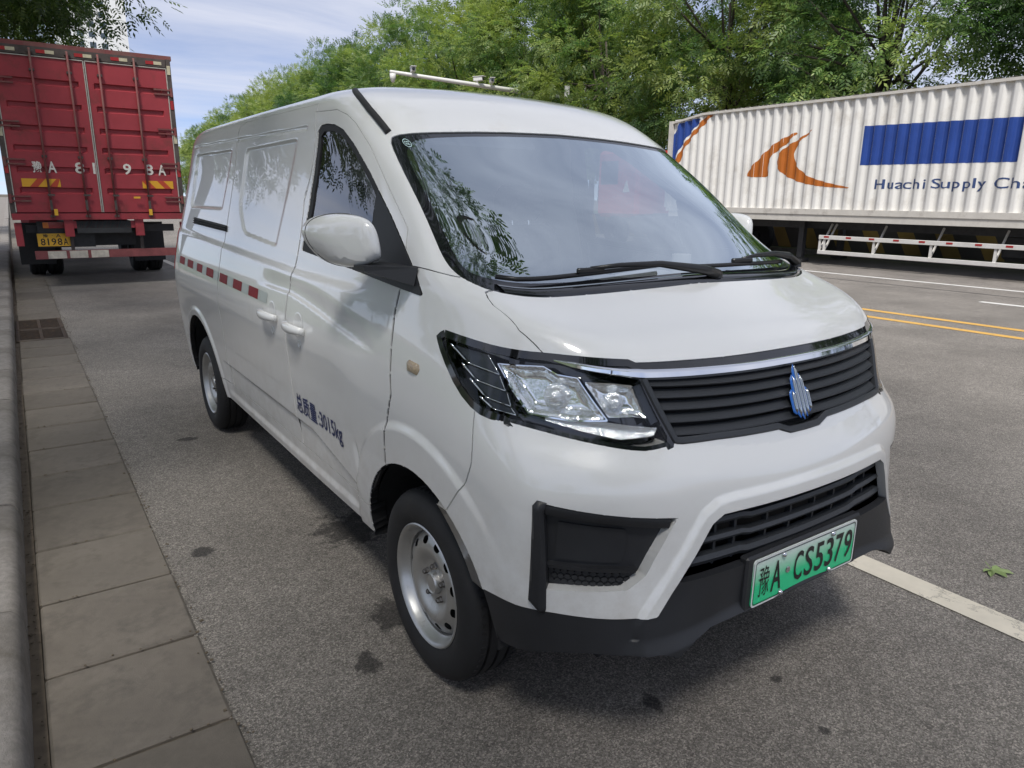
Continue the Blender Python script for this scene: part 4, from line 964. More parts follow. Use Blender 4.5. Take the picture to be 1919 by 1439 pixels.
# ---------------------------------------------------------------- ground, road, kerbs
def asphalt_mat(name, base, stains=()):
    m = bpy.data.materials.new(name); m.use_nodes = True; t = m.node_tree; b = t.nodes['Principled BSDF']; b.inputs['Roughness'].default_value = .82; b.inputs['Specular IOR Level'].default_value = .35
    g = N(t, 'ShaderNodeNewGeometry')
    v1 = N(t, 'ShaderNodeTexVoronoi', Scale=215.); v2 = N(t, 'ShaderNodeTexNoise', Scale=430., Detail=3.); n1 = N(t, 'ShaderNodeTexNoise', Scale=1.1, Detail=7., Roughness=.6); n2 = N(t, 'ShaderNodeTexNoise', Scale=14., Detail=6., Roughness=.7)
    for n in (v1,v2,n1,n2): t.links.new(g.outputs['Position'], n.inputs['Vector'])
    sp = N(t, 'ShaderNodeSeparateColor'); t.links.new(v1.outputs['Color'], sp.inputs[0])
    st = N(t, 'ShaderNodeValToRGB'); e = st.color_ramp.elements; e[0].position = 0; e[0].color = (.5,.48,.46,1); e[1].position = 1; e[1].color = (1.75,1.68,1.6,1)
    for p_, c_ in ((.45,.82),(.82,1.25)):
        k = st.color_ramp.elements.new(p_); k.color = (c_,c_*.98,c_*.95,1)
    t.links.new(sp.outputs[0], st.inputs[0])
    def mr(src, lo, hi, a=.3, z=.7):
        r = N(t, 'ShaderNodeMapRange'); r.inputs[1].default_value = a; r.inputs[2].default_value = z; r.inputs[3].default_value = lo; r.inputs[4].default_value = hi; t.links.new(src, r.inputs[0]); return r.outputs[0]
    mul = N(t, 'ShaderNodeMath', operation='MULTIPLY'); t.links.new(mr(n1.outputs[0],.80,1.22), mul.inputs[0]); t.links.new(mr(n2.outputs[0],.86,1.15), mul.inputs[1])
    mul2 = N(t, 'ShaderNodeMath', operation='MULTIPLY'); t.links.new(mul.outputs[0], mul2.inputs[0]); t.links.new(mr(v2.outputs[0],.55,1.45), mul2.inputs[1])
    s1 = N(t, 'ShaderNodeVectorMath', operation='MULTIPLY'); s1.inputs[0].default_value = base; t.links.new(st.outputs[0], s1.inputs[1])
    s2 = N(t, 'ShaderNodeVectorMath', operation='SCALE'); t.links.new(s1.outputs[0], s2.inputs[0]); t.links.new(mul2.outputs[0], s2.inputs['Scale'])
    cur = s2.outputs[0]
    for (x, y, r, e_) in stains:        # drips and oil spots
        pos = N(t, 'ShaderNodeVectorMath', operation='SUBTRACT'); pos.inputs[1].default_value = (x, y, 0); t.links.new(g.outputs['Position'], pos.inputs[0])
        mpn = N(t, 'ShaderNodeMapping'); mpn.inputs['Scale'].default_value = (1/r, 1/(r*e_), 0); t.links.new(pos.outputs[0], mpn.inputs[0])
        ln = N(t, 'ShaderNodeVectorMath', operation='LENGTH'); t.links.new(mpn.outputs[0], ln.inputs[0])
        ad = N(t, 'ShaderNodeMath', operation='ADD'); t.links.new(ln.outputs['Value'], ad.inputs[0]); t.links.new(mr(n2.outputs[0],-.55,.55), ad.inputs[1])
        f = mr(ad.outputs[0], .70, 0., .7, 1.1); x_ = N(t, 'ShaderNodeMixRGB'); x_.inputs[2].default_value = (.008,.008,.009,1); t.links.new(f, x_.inputs[0]); t.links.new(cur, x_.inputs[1]); cur = x_.outputs[0]
    t.links.new(cur, b.inputs['Base Color'])
    ad = N(t, 'ShaderNodeMath', operation='ADD'); t.links.new(v1.outputs['Distance'], ad.inputs[0]); t.links.new(v2.outputs[0], ad.inputs[1])
    bp = N(t, 'ShaderNodeBump', Strength=.55, Distance=.006); t.links.new(ad.outputs[0], bp.inputs['Height']); t.links.new(bp.outputs[0], b.inputs['Normal'])
    return m
def sheet(name, x0, x1, y0, y1, z, m, **kw):
    return obj(name, mesh(name, [(x0,y0,z),(x1,y0,z),(x1,y1,z),(x0,y1,z)], [(0,1,2,3)], m), **kw)
asph = asphalt_mat('asphalt', (.212,.199,.184), [(-.62,1.12,.16,1.1),(-1.24,1.26,.055,.8),(-.29,-.53,.03,1.4),(.13,-.67,.025,.8),(-1.0,2.9,.06,.7),(-.95,.15,.05,1.2),(.05,-.9,.02,1),(-.75,.35,.09,1.2)])
sheet('ground', -600, 600, -600, 900, -.012, P('earth', (.10,.085,.06), .95, noise=(.3,.3)), kind='structure')
sheet('road', -1.40, 17.6, -80, 290, 0, asph, kind='structure')
def line_mat(name, c):
    m = P(name, c, .6, noise=(7,.10)); t = m.node_tree; b = t.nodes['Principled BSDF']; g = N(t, 'ShaderNodeNewGeometry')
    src = b.inputs['Base Color'].links[0].from_socket
    n = N(t, 'ShaderNodeTexNoise', Scale=9., Detail=10., Roughness=.75, Distortion=1.5); t.links.new(g.outputs['Position'], n.inputs['Vector'])
    v = N(t, 'ShaderNodeTexVoronoi', feature='DISTANCE_TO_EDGE', Scale=3.2); w = N(t, 'ShaderNodeVectorMath', operation='ADD'); t.links.new(g.outputs['Position'], w.inputs[0])
    w2 = N(t, 'ShaderNodeVectorMath', operation='SCALE'); w2.inputs['Scale'].default_value = .25; t.links.new(n.outputs['Color'], w2.inputs[0]); t.links.new(w2.outputs[0], w.inputs[1]); t.links.new(w.outputs[0], v.inputs['Vector'])
    r = N(t, 'ShaderNodeMapRange'); r.inputs[1].default_value = .64; r.inputs[2].default_value = .70; t.links.new(n.outputs[0], r.inputs[0])
    r2 = N(t, 'ShaderNodeMapRange'); r2.inputs[1].default_value = .004; r2.inputs[2].default_value = .012; r2.inputs[3].default_value = .75; r2.inputs[4].default_value = 0; t.links.new(v.outputs['Distance'], r2.inputs[0])
    mxn = N(t, 'ShaderNodeMath', operation='MAXIMUM'); t.links.new(r.outputs[0], mxn.inputs[0]); t.links.new(r2.outputs[0], mxn.inputs[1])
    x = N(t, 'ShaderNodeMixRGB'); x.inputs[2].default_value = (.10,.09,.08,1); t.links.new(mxn.outputs[0], x.inputs[0]); t.links.new(src, x.inputs[1]); t.links.new(x.outputs[0], b.inputs['Base Color']); return m
lw = line_mat('line_white', (.62,.57,.47)); lwf = line_mat('line_far_white', (.66,.65,.62)); ly = line_mat('line_yellow', (.62,.36,.08))
sheet('edge_line', 1.04, 1.175, -80, 288, .004, lw, kind='structure')
sheet('centre_line', 7.66, 7.81, -80, 288, .004, ly, kind='structure'); sheet('centre_line', 8.27, 8.42, -80, 288, .004, ly, kind='structure')
for k in range(-3, 18): sheet('lane_dash', 10.70, 10.85, -2.7+15*k, 3.3+15*k, .004, lwf, kind='structure')
sheet('edge_line', 12.82, 12.97, -80, 288, .004, lwf, kind='structure')
conc = P('slab_concrete', (.165,.144,.120), .85, noise=(3.2,.28), bump=(260,.25), dirt=((.075,.068,.058), 5.5, .48, .78))
conc2 = P('slab_concrete_b', (.14,.122,.101), .85, noise=(2.6,.25), bump=(260,.25), dirt=((.07,.062,.05), 4.2, .46, .80))
conc3 = P('slab_concrete_c', (.155,.136,.113), .85, noise=(4.0,.2), bump=(260,.25), dirt=((.085,.075,.06), 7, .50, .80))
kerbm = P('kerb_granite', (.245,.225,.205), .85, noise=(40,.28), bump=(180,.4), dirt=((.12,.105,.085), 3.5, .42, .75))
gut = sheet('gutter', -1.96, -1.385, -60, 300, -.004, P('gutter_dirt', (.105,.085,.064), .95, noise=(9,.4)), kind='structure')
sheet('gutter_silt', -1.888, -1.85, -60, 60, .004, P('silt', (.16,.125,.09), .95, noise=(14,.35)), kind='structure')
def slab_mesh(seed, m):
    r_ = np.random.default_rng(seed); b = MB(); b.box((0,0,-.03),(.458,.487,.07), bev=.007)
    V = [(x+r_.normal()*.0012, y+r_.normal()*.0012, z+r_.normal()*.0006) for x,y,z in b.V]; return mesh('paving_slab', V, b.F, m)
sm_ = [slab_mesh(k, (conc,conc2,conc3)[k % 3]) for k in range(6)]
for k in range(-6, 66):
    y = .62+.503*k+.25
    if 7.05 < y < 8.65: continue
    o = bpy.data.objects.new('paving_slab', sm_[(k*5+k//3) % 6]); link(o); o.location = (-1.617+random.uniform(-.003,.003), y, .006+random.uniform(-.002,.003)); o.rotation_euler = (random.uniform(-.006,.006), random.uniform(-.006,.006), random.uniform(-.006,.006) + (math.pi if k % 2 else 0)); adopt(o, gut); o.matrix_parent_inverse = Matrix.Identity(4)
sheet('gutter_strip', -1.86, -1.388, 34, 300, .004, conc2, kind='structure')
b = MB(); b.box((-2.05,150,-.03),(.10,500,.1)); kb = b.build('kerb', P('kerb_bed', (.08,.07,.06), .95), kind='structure')
def kerb_mesh():
    pr = [(.003,-.03),(.0,.09),(-.005,.118),(-.014,.136),(-.028,.148),(-.05,.153),(-.215,.156),(-.22,-.03)]; n = 2; V = []; F = []
    for y in (-.51,-.505,.505,.51):
        s_ = .985 if abs(y) > .507 else 1
        for x, z in pr: V.append((-.11+(x+.11)*s_, y, .06+(z-.06)*s_))
    m_ = len(pr)
    for i in range(3):
        for j in range(m_): F.append((i*m_+j,(i+1)*m_+j,(i+1)*m_+(j+1)%m_,i*m_+(j+1)%m_))
    F += [tuple(range(m_)), tuple(3*m_+j for j in range(m_))[::-1]]
    me = mesh('kerb_stone', V, F, kerbm, True); me.set_sharp_from_angle(angle=R(50)); return me
km = kerb_mesh()
for k in range(-5, 45):
    o = bpy.data.objects.new('kerb_stone', km); link(o); o.location = (-1.885+random.uniform(-.004,.004), .87+1.032*k+.516, random.uniform(-.003,.003)); o.rotation_euler = (0,random.uniform(-.01,.01),random.uniform(-.004,.004)); o.parent = kb
b = MB(); b.box((-1.995,173,.06),(.22,250,.185)); b.build('kerb_far_run', kerbm, kind='structure')
pav = P('pavement', (.20,.18,.16), .9, noise=(3,.2), bump=(60,.2))
sheet('pavement', -5.2, -2.09, -60, 288, .15, pav, kind='structure')
sheet('verge', -40, -5.2, -60, 500, .13, P('verge_soil', (.05,.075,.025), .95, noise=(1.2,.5)), kind='structure')
sheet('verge', 17.75, 60, -60, 290, .12, MATS['verge_soil'], kind='structure')
b = MB(); b.box((17.68,110,.04),(.16,350,.2)); b.build('kerb_opposite', kerbm, kind='structure')
sheet('tar_seam', 11.86, 11.90, -60, 200, .003, P('tar', (.03,.03,.03), .6), kind='structure')
# grit and leaf crumbs swept into the gutter
b = MB(); gr_ = random.Random(3)
for k in range(700):
    y = gr_.uniform(-1.2, 14); x = gr_.choice([gr_.gauss(-1.872,.010), gr_.gauss(-1.384,.014)]); s_ = gr_.uniform(.003,.008)
    if k % 5 == 0: y = .62+.503*round((y-.62)/.503)+gr_.gauss(0,.006); x = gr_.uniform(-1.86,-1.39)
    b.box((x, y, .012+s_*.3), (s_, s_*gr_.uniform(.6,1.6), s_*.6), Matrix.Rotation(gr_.uniform(0,6.28), 3, 'Z').to_4x4())
b.build('gutter_grit', P('grit', (.12,.095,.065), .9, noise=(300,.5)), label='grit and dry crumbs swept along the gutter slabs', kind='stuff')
# drain grates
iron = P('cast_iron', (.055,.04,.03), .7, noise=(25,.4), dirt=((.14,.085,.045), 14, .5, .8)); pit = P('drain_dark', (.004,.004,.004), .9)
def grate(y0):
    g = thing('drain_grate', 'rusty cast iron drain grate set in the gutter slabs behind the van', 'drain grate', (-1.64,y0,0), group='drain grates in the gutter')
    b = MB(); b.box((-1.64,y0,-.002),(.40,.70,.008)); b.build('pit', pit, g)
    b = MB()
    for x in (-1.855,-1.425): b.box((x,y0,.004),(.035,.75,.03), bev=.004)
    for y in (y0-.358,y0+.358): b.box((-1.64,y,.004),(.40,.035,.03), bev=.004)
    b.build('frame', iron, g)
    b = MB(); b.box((-1.64,y0,.006),(.03,.69,.024)); b.build('centre_rib', iron, g)
    for k in range(9):
        b = MB(); b.box((-1.64,y0-.30+k*.075,.002),(.395,.022,.02)); b.build('bar', iron, g)
grate(7.43); grate(8.22)
# fallen leaf
leaf_g = P('fallen_leaf', (.20,.27,.10), .6, noise=(40,.2))
lf = thing('fallen_leaf', 'small pale green fallen leaf sprig lying on the asphalt', 'leaf', (1.506,-.738,.0))
b = MB(); b.tube([(1.53,-.70,.02),(1.506,-.738,.006),(1.50,-.76,.004)], .0018, 5); b.build('stem', leaf_g, lf)
for a, L_ in ((200,.075),(255,.070),(300,.080),(345,.05),(165,.05)):
    d = Vector((math.cos(R(a)), math.sin(R(a)), 0)); s_ = Vector((-d.y, d.x, 0)); c = Vector((1.506,-.738,.006))
    V = [c, c+d*L_*.35+s_*.014+Vector((0,0,.008)), c+d*L_*.75+s_*.011+Vector((0,0,.010)), c+d*L_, c+d*L_*.75-s_*.011+Vector((0,0,.004)), c+d*L_*.35-s_*.014+Vector((0,0,.003))]
    obj('leaflet', mesh('leaflet', V, [(0,1,2,3),(0,3,4,5)], leaf_g), lf)
# ---------------------------------------------------------------- red box truck ahead
red = P('truck_red', (.33,.044,.054), .40, spec=.35, noise=(2.5,.14), dirt=((.10,.045,.035), 3.2, .52, .85))
red_d = P('truck_red_dusty', (.19,.05,.05), .7, noise=(5,.25), dirt=((.16,.11,.09), 3, .45, .75))
alu = P('truck_seal', (.42,.40,.36), .5, noise=(20,.25)); grime = P('truck_grime', (.075,.06,.055), .8, noise=(6,.4))
white_p = P('stencil_white', (.66,.63,.58), .6, noise=(30,.25)); or_r = P('board_red', (.48,.06,.02), .4); or_y = P('board_yellow', (.70,.36,.02), .4)
tape_y = P('tape_cream', (.52,.47,.33), .5, noise=(20,.2))
TX0, TX1, TY, TZ0, TZ1 = -1.735, .795, 12.15, 1.13, 3.70
rt = thing('box_truck', 'dusty red box truck with double rear doors and yellow plate by the kerb', 'truck', (-.47,15.5,0))
b = MB(); b.box(((TX0+TX1)/2, TY+3.1, (TZ0+TZ1)/2), (TX1-TX0, 6.1, TZ1-TZ0)); box_o = b.build('cargo_box', red, rt)
b = MB(); b.box(((TX0+TX1)/2, TY+.02, TZ1+.02),(TX1-TX0+.06,.10,.07)); b.box(((TX0+TX1)/2, TY+3.1, TZ1+.03),(TX1-TX0+.04,6.2,.05)); b.build('roof_rail', red_d, rt)
for x in (TX0+.03, TX1-.03):
    b = MB(); b.box((x,TY+.01,(TZ0+TZ1)/2),(.075,.10,TZ1-TZ0)); b.build('corner_post', grime, rt)
b = MB(); b.box(((TX0+TX1)/2,TY+.01,TZ0+.02),(TX1-TX0,.12,.10)); b.build('rear_sill', red, rt)
b = MB(); b.box(((TX0+TX1)/2,TY+.01,TZ1-.07),(TX1-TX0-.12,.10,.12)); b.build('door_header', grime, rt)
xm = (TX0+TX1)/2
def door(x0, x1, rods):
    z0, z1 = TZ0+.09, TZ1-.15
    # panel with horizontal pressings
    prof = []; zz_ = z0
    beads = [.34,.66,.98,1.28,1.62,1.97]
    P_ = [(z0,0)]
    for k in beads:
        zc = z0+k; P_ += [(zc-.06,0),(zc-.052,.0),(zc-.034,.034),(zc+.03,.034),(zc+.045,0)]
    P_.append((z1,0))
    V = []; xa = [x0, x0+.09, x0+.11, x1-.11, x1-.09, x1]; f = [0,0,1,1,0,0]
    for x, w in zip(xa, f):
        for z, d in P_: V.append((x, TY-.030+d*w, z))
    m_ = len(P_); F = [(i*m_+j, (i+1)*m_+j, (i+1)*m_+j+1, i*m_+j+1) for i in range(len(xa)-1) for j in range(m_-1)]
    d = obj('rear_door', mesh('rear_door', V, F, red), rt)
    b = MB(); w = .014
    for a, c in (((x0,z0),(x0,z1)),((x1,z0),(x1,z1))): b.box((a[0],TY-.035,(z0+z1)/2),(w,.02,z1-z0))
    for z in (z1,): b.box(((x0+x1)/2,TY-.035,z),(x1-x0,.02,w))
    b.build('door_seal', alu, d)
    for x in rods:
        b = MB(); b.tube([(x,TY-.075,TZ0+.02),(x,TY-.075,TZ1-.04)], .0165, 8); r_ = b.build('lock_rod', red_d, d, smooth=True)
        for z in (TZ0+.03, TZ0+.95, TZ1-.08, TZ1-.35):
            b = MB(); b.box((x,TY-.055,z),(.07,.06,.035)); b.build('rod_guide', grime, r_)
        b = MB(); b.box((x+.02,TY-.085,TZ0+.36),(.10,.02,.03)); b.box((x,TY-.085,TZ0+.20),(.035,.03,.16)); b.build('rod_handle', grime, r_)
    return d
dl = door(TX0+.07, xm-.012, (TX0+.55, xm-.22)); dr = door(xm+.012, TX1-.07, (xm+.20, TX1-.55))
for sx_, x in ((1,TX0+.05),(-1,TX1-.05)):
    for z in (TZ0+.30,TZ0+.86,TZ0+1.42,TZ0+2.05):
        b = MB()
        for dz in (-.035,.035): b.box((x+sx_*.10,TY-.045,z+dz),(.28,.018,.025))
        b.tube([(x-sx_*.03,TY-.05,z-.07),(x-sx_*.03,TY-.05,z+.07)], .022, 8); b.build('door_hinge', red_d, dl if sx_ > 0 else dr)
def rear_text(ch, x0, x1, z0, z1, m, par, y=TY-.0335, bold=.02, nm='stencil_character'):
    V, F = text_2d(ch, 1., bold); V = fit(V, x0, x1, z0, z1); obj(nm, mesh(nm, [(u,y,v) for u,v in V], F, m), par)
zt = TZ0+.70
for ch, xc, w in (('豫',-1.30,.13),('A',-1.10,.12),('8',-.72,.13),('1',-.515,.035)): rear_text(ch, xc-w/2, xc+w/2, zt, zt+.175, white_p, dl)
for ch, xc, w in (('9',-.03,.12),('8',.30,.13),('A',.50,.12)): rear_text(ch, xc-w/2, xc+w/2, zt, zt+.175, white_p, dr)
for x0, x1, par in ((TX0+.20,TX0+.72,dl),(TX1-.62,TX1-.14,dr)):
    b = MB(); b.box(((x0+x1)/2,TY-.0355,TZ0+.545),(x1-x0,.004,.125)); bo = b.build('hazard_board', or_y, par); n = 3; w = (x1-x0)/4
    for k in range(2):
        xa = x0+.04+k*2*w
        b = MB(); sl = .11 if par is dl else -.11
        q = [(xa+.06,TZ0+.483),(xa+.06+w*.85,TZ0+.483),(min(xa+.06+w*.85+sl,x1),TZ0+.607),(min(xa+.06+sl,x1),TZ0+.607)]
        obj('hazard_stripe', mesh('hazard_stripe', [(u,TY-.0385,v) for u,v in q], [(0,1,2,3)], or_r), bo)
for x, z in ((TX0+.60,TZ0+.09),(TX1-.55,TZ0+.09),(.06,TZ0+.33)):
    b = MB(); b.box((x,TY-.10,z),(.05 if z < TZ0+.2 else .10,.012,.10 if z < TZ0+.2 else .03)); b.build('door_reflector', P('refl_amber',(.75,.42,.03),.3), dl)
for k, x in enumerate(np.linspace(TX0+.25, TX1-.25, 5)):
    b = MB(); b.box((x-.06,TY-.044,TZ1-.075),(.12,.006,.05)); b.build('marker_tape', P('refl_red',(.35,.02,.02),.35) if k == 0 else MATS['refl_red'], box_o)
    b = MB(); b.box((x+.06,TY-.044,TZ1-.075),(.12,.006,.05)); b.build('marker_tape', tape_y, box_o)
for x in (TX0+.03, TX1-.03):
    for k in range(4):
        b = MB(); b.box((x,TY-.046,TZ0+.75+k*.55),(.05,.006,.14)); b.build('marker_tape', tape_y if k % 2 else MATS['refl_red'], box_o)
# chassis, bumper beam, plate
b = MB(); b.box((-.47,TY+3.5,.98),(.8,7.0,.20)); b.box((-.47,TY+.25,.95),(2.2,.10,.12)); b.box((-.47,TY+.6,.80),(1.0,.3,.3)); b.build('chassis', dark_metal, rt)
for x in (-.98,.06):
    b = MB(); b.box((x,TY+.03,.98),(.13,.10,.30)); b.build('frame_bracket', red, rt)
    b = MB(); b.box((x+.02,TY+.10,.75),(.05,.05,.5)); b.build('beam_strut', grime, rt)
b = MB(); b.box((-.47,TY+.03,1.02),(1.0,.06,.12)); b.build('frame_crossmember', red, rt)
for x, w, h in ((TX0+.06,.10,.36),(TX1-.04,.08,.10)):
    b = MB(); b.box((x,TY+.05,1.0-(h-.1)/2),(w,.10,h)); b.build('tail_bracket', red, rt)
bm = MB(); bm.box((-.42,TY+.10,.535),(2.16,.06,.13)); bo = bm.build('underrun_beam', P('beam_red', (.22,.06,.06), .6, noise=(8,.3)), rt)
xa = -1.50
for k in range(7):
    if k % 2:
        b = MB(); b.box((xa+.154*2*k/2+.15,TY+.066,.535),(.26,.004,.12)); b.build('beam_tape', P('beam_white', (.55,.50,.42), .6, noise=(9,.3)) if k == 1 else MATS['beam_white'], bo)
b = MB(); b.box((-1.02,TY+.16,.86),(.80,.04,.42)); b.build('lamp_board', dark_metal, rt)
b = MB(); b.box((-1.10,TY+.13,1.01),(.46,.03,.10)); lo_ = b.build('tail_light', MATS['tail_lamp_red'], rt)
b = MB(); b.box((-1.30,TY+.112,1.01),(.08,.006,.09)); b.build('indicator', P('indicator_orange', (.7,.2,.02), .25), lo_)
b = MB(); b.box((-1.21,TY+.115,.775),(.46,.012,.205)); pl = b.build('number_plate', P('plate_yellow', (.72,.40,.03), .45, noise=(8,.15)), rt)
for ch, x0, x1, z0, z1 in (('豫',-1.36,-1.29,.815,.868),('·',-1.235,-1.225,.84,.85),('A',-1.18,-1.11,.815,.868),('8',-1.40,-1.335,.69,.80),('1',-1.305,-1.285,.69,.80),('9',-1.25,-1.185,.69,.80),('8',-1.165,-1.10,.69,.80),('A',-1.085,-1.015,.69,.80)):
    rear_text(ch, x0, x1, z0, z1, ink, pl, TY+.1075, .012, 'plate_character')
def truck_wheel(par, xo, y, r=.46, w=.24, m=tyre_m):
    b = MB(); b.lathe([(xo,.20),(xo-.01,.30),(xo-.012,.38),(xo+.012,r-.02),(xo+.04,r),(xo+.085,r),(xo+.09,r-.014),(xo+.10,r-.014),(xo+.105,r),(xo+w-.105,r),(xo+w-.10,r-.014),(xo+w-.09,r-.014),(xo+w-.085,r),(xo+w-.04,r),(xo+w-.012,r-.02),(xo+w+.01,.36),(xo+w,.20)], 44, c=(0,y,r)); t_ = b.build('tyre', m, par, angle=40)
    b = MB(); b.lathe([(xo+.02,.25),(xo+.03,.20),(xo+.12,.17),(xo+.12,.08),(xo+.07,.07),(xo+.07,.001)], 28, c=(0,y,r)); b.build('wheel_hub', dark_metal, t_, angle=40)
for xo in (-1.57,-1.29,.18,.46): truck_wheel(rt, xo, 14.75, .44, .25)
for xo in (-1.55,.44): truck_wheel(rt, xo, 19.0, .44, .25)
for x in (-1.43,.44):
    b = MB(); b.box((x,14.1,.62),(.55,.015,.75)); b.build('mud_flap', rubber, rt)
b = MB(); b.box((-.47,19.4,1.55),(2.2,1.9,2.1), bev=.15); b.build('cab', red, rt, angle=30)
# ---------------------------------------------------------------- white container trailer across the road, red tractor
cream = P('container_white', (.74,.725,.69), .55, noise=(1.5,.05), dirt=((.42,.38,.32), 1.6, .52, .9))
cream_f = P('trailer_frame_white', (.58,.55,.50), .6, noise=(4,.12), dirt=((.22,.19,.16), 3, .55, .85))
logo_o = P('logo_orange', (.42,.12,.012), .5, noise=(3,.12)); logo_b = P('logo_blue', (.016,.055,.26), .5, noise=(3,.15)); logo_n = P('logo_navy', (.03,.06,.17), .5)
CX, CY0, CY1, CZ0, CZ1 = 14.5, -4.2, 13.75, 1.33, 3.86
ct_ = thing('container_trailer', 'long cream corrugated container trailer with an orange swoosh parked across the road', 'trailer', (15.7,6,0))
def corr(y):
    """corrugation depth at y, 0 outer .. .04 inner"""
    u = (y/.27) % 1.0
    return .062*(sstep(.06,.30,u)-sstep(.56,.80,u))
ys = np.arange(CY0, CY1-.06, .018); xs_ = CX+np.array([float(corr(y)) for y in ys])
V = []; 
for y, x in zip(ys, xs_):
    zt_ = CZ1-.05 if y < 12.6 else CZ1-.05-.16*(y-12.6)/1.15
    V += [(x,y,CZ0),(x,y,zt_)]
F = [(2*i,2*i+1,2*i+3,2*i+2) for i in range(len(ys)-1)]
side = obj('corrugated_side', mesh('corrugated_side', V, [f[::-1] for f in F], cream, True), ct_)
b = MB(); b.box((CX+1.28,(CY0+CY1)/2,(CZ0+CZ1)/2-.05),(2.40,CY1-CY0-.1,CZ1-CZ0-.1)); b.build('container_core', cream, ct_)
b = MB(); b.add([(CX-.02,CY0,CZ1-.06),(CX-.02,12.6,CZ1-.06),(CX-.02,CY1,CZ1-.22),(CX-.02,CY1,CZ1-.17),(CX-.02,12.6,CZ1),(CX-.02,CY0,CZ1)]+[(CX+.08,CY0,CZ1-.06),(CX+.08,12.6,CZ1-.06),(CX+.08,CY1,CZ1-.22),(CX+.08,CY1,CZ1-.17),(CX+.08,12.6,CZ1),(CX+.08,CY0,CZ1)],
   [(0,1,4,5),(1,2,3,4),(6,11,10,7),(7,10,9,8),(5,4,10,11),(4,3,9,10),(0,6,7,1),(1,7,8,2),(2,8,9,3)]); b.build('top_rail', cream_f, ct_)
V = []; n_ = 0; ysr = np.arange(CY0, 12.5, .045)
for y in ysr:
    z = CZ1+.005+.022*(.5+.5*math.sin(2*math.pi*y/.27)); V += [(CX+.02,y,z),(CX+1.3,y,z+.03),(CX+2.5,y,z)]
F = [(3*i+j,3*i+j+1,3*(i+1)+j+1,3*(i+1)+j) for i in range(len(ysr)-1) for j in (0,1)]
obj('corrugated_roof', mesh('corrugated_roof', V, F, cream, True), ct_)
b = MB(); b.box((CX+.02,CY1,(CZ0+CZ1)/2-.08),(.14,.12,CZ1-CZ0-.12)); b.build('corner_post', cream_f, ct_)
b = MB(); b.box((CX+1.2,CY1+.02,(CZ0+CZ1)/2-.08),(2.4,.06,CZ1-CZ0-.2)); b.build('front_wall', cream, ct_)
b = MB(); b.box((CX+.02,(CY0+CY1)/2,CZ0-.06),(.12,CY1-CY0,.13)); b.build('bottom_rail', cream_f, ct_)
b = MB(); b.box((CX+.03,(CY0+CY1)/2,CZ0-.205),(.10,CY1-CY0-.2,.155)); b.build('chassis_rail', cream_f, ct_)
b = MB(); b.box((CX+.02,7.05,CZ0-.09),(.03,.30,.05), bev=.01); b.build('side_lamp', chrome, ct_)
b = MB(); b.box((CX+.7,(CY0+CY1)/2,1.0),(.14,CY1-CY0-1,.30)); b.box((CX+1.8,(CY0+CY1)/2,1.0),(.14,CY1-CY0-1,.30)); b.build('main_beams', dark_metal, ct_)
import bmesh
def on_corr(V, F, m, nm, dx=.004):
    """flat print that follows the corrugation: cut into thin upright bands"""
    me = bpy.data.meshes.new('tmp'); me.from_pydata([(u,v,0) for u,v in V], [], F); bm_ = bmesh.new(); bm_.from_mesh(me)
    bmesh.ops.triangulate(bm_, faces=bm_.faces[:]); ya, yb = min(v[0] for v in V), max(v[0] for v in V)
    for y in np.arange(ya+.01, yb, .027): bmesh.ops.bisect_plane(bm_, geom=bm_.verts[:]+bm_.edges[:]+bm_.faces[:], plane_co=(y,0,0), plane_no=(1,0,0))
    bm_.verts.index_update(); V = [(CX+float(corr(v.co.x))-dx, v.co.x, v.co.y) for v in bm_.verts]; F = [tuple(v.index for v in f.verts) for f in bm_.faces]; bm_.free(); bpy.data.meshes.remove(me)
    return obj(nm, mesh(nm, V, F, m), side)
def on_side(poly, m, nm): return on_corr([tuple(p) for p in poly], [tuple(range(len(poly)))], m, nm)
def smooth_poly(p, n=2):
    p = np.array(p, float)
    for _ in range(n):
        q = np.roll(p,-1,0); p = np.stack([.8*p+.2*q,.2*p+.8*q],1).reshape(-1,2)
    return p
on_side(smooth_poly([(10.97,2.12),(10.26,2.11),(10.36,2.30),(10.34,2.48),(10.20,2.68),(10.02,2.79),(9.90,2.86),(9.50,3.20),(10.07,3.00),(10.32,2.84),(10.57,2.63),(10.80,2.42),(10.97,2.24)],1), logo_o, 'logo_swoosh')
on_side(smooth_poly([(9.08,3.24),(9.55,2.97),(9.88,2.82),(10.06,2.64),(10.10,2.45),(10.0,2.28),(9.79,2.13),(9.31,1.95),(8.75,1.86),(7.88,1.81),(8.61,1.95),(9.17,2.11),(9.45,2.32),(9.60,2.54),(9.62,2.68),(9.54,2.85),(9.39,3.0)],1), logo_o, 'logo_swoosh')
on_side([(7.82,3.18),(4.62,3.13),(4.62,2.30),(7.82,2.33)], logo_b, 'blue_print_panel')
on_side([(4.50,3.05),(4.20,3.05),(4.20,2.97),(4.50,2.97)], logo_b, 'blue_print_stroke'); on_side([(4.50,2.86),(3.90,2.86),(3.90,2.77),(4.50,2.77)], logo_b, 'blue_print_stroke'); on_side([(4.48,2.77),(4.37,2.77),(4.37,2.34),(4.48,2.34)], logo_b, 'blue_print_stroke'); on_side([(4.37,2.66),(3.9,2.66),(3.9,2.57),(4.37,2.57)], logo_b, 'blue_print_stroke'); on_side([(4.37,2.42),(3.9,2.42),(3.9,2.34),(4.37,2.34)], logo_b, 'blue_print_stroke')
on_side(smooth_poly([(13.68,3.62),(12.62,3.76),(12.85,3.52),(13.20,3.22),(13.42,2.95),(13.56,2.68),(13.68,2.30)],1), logo_b, 'corner_print')
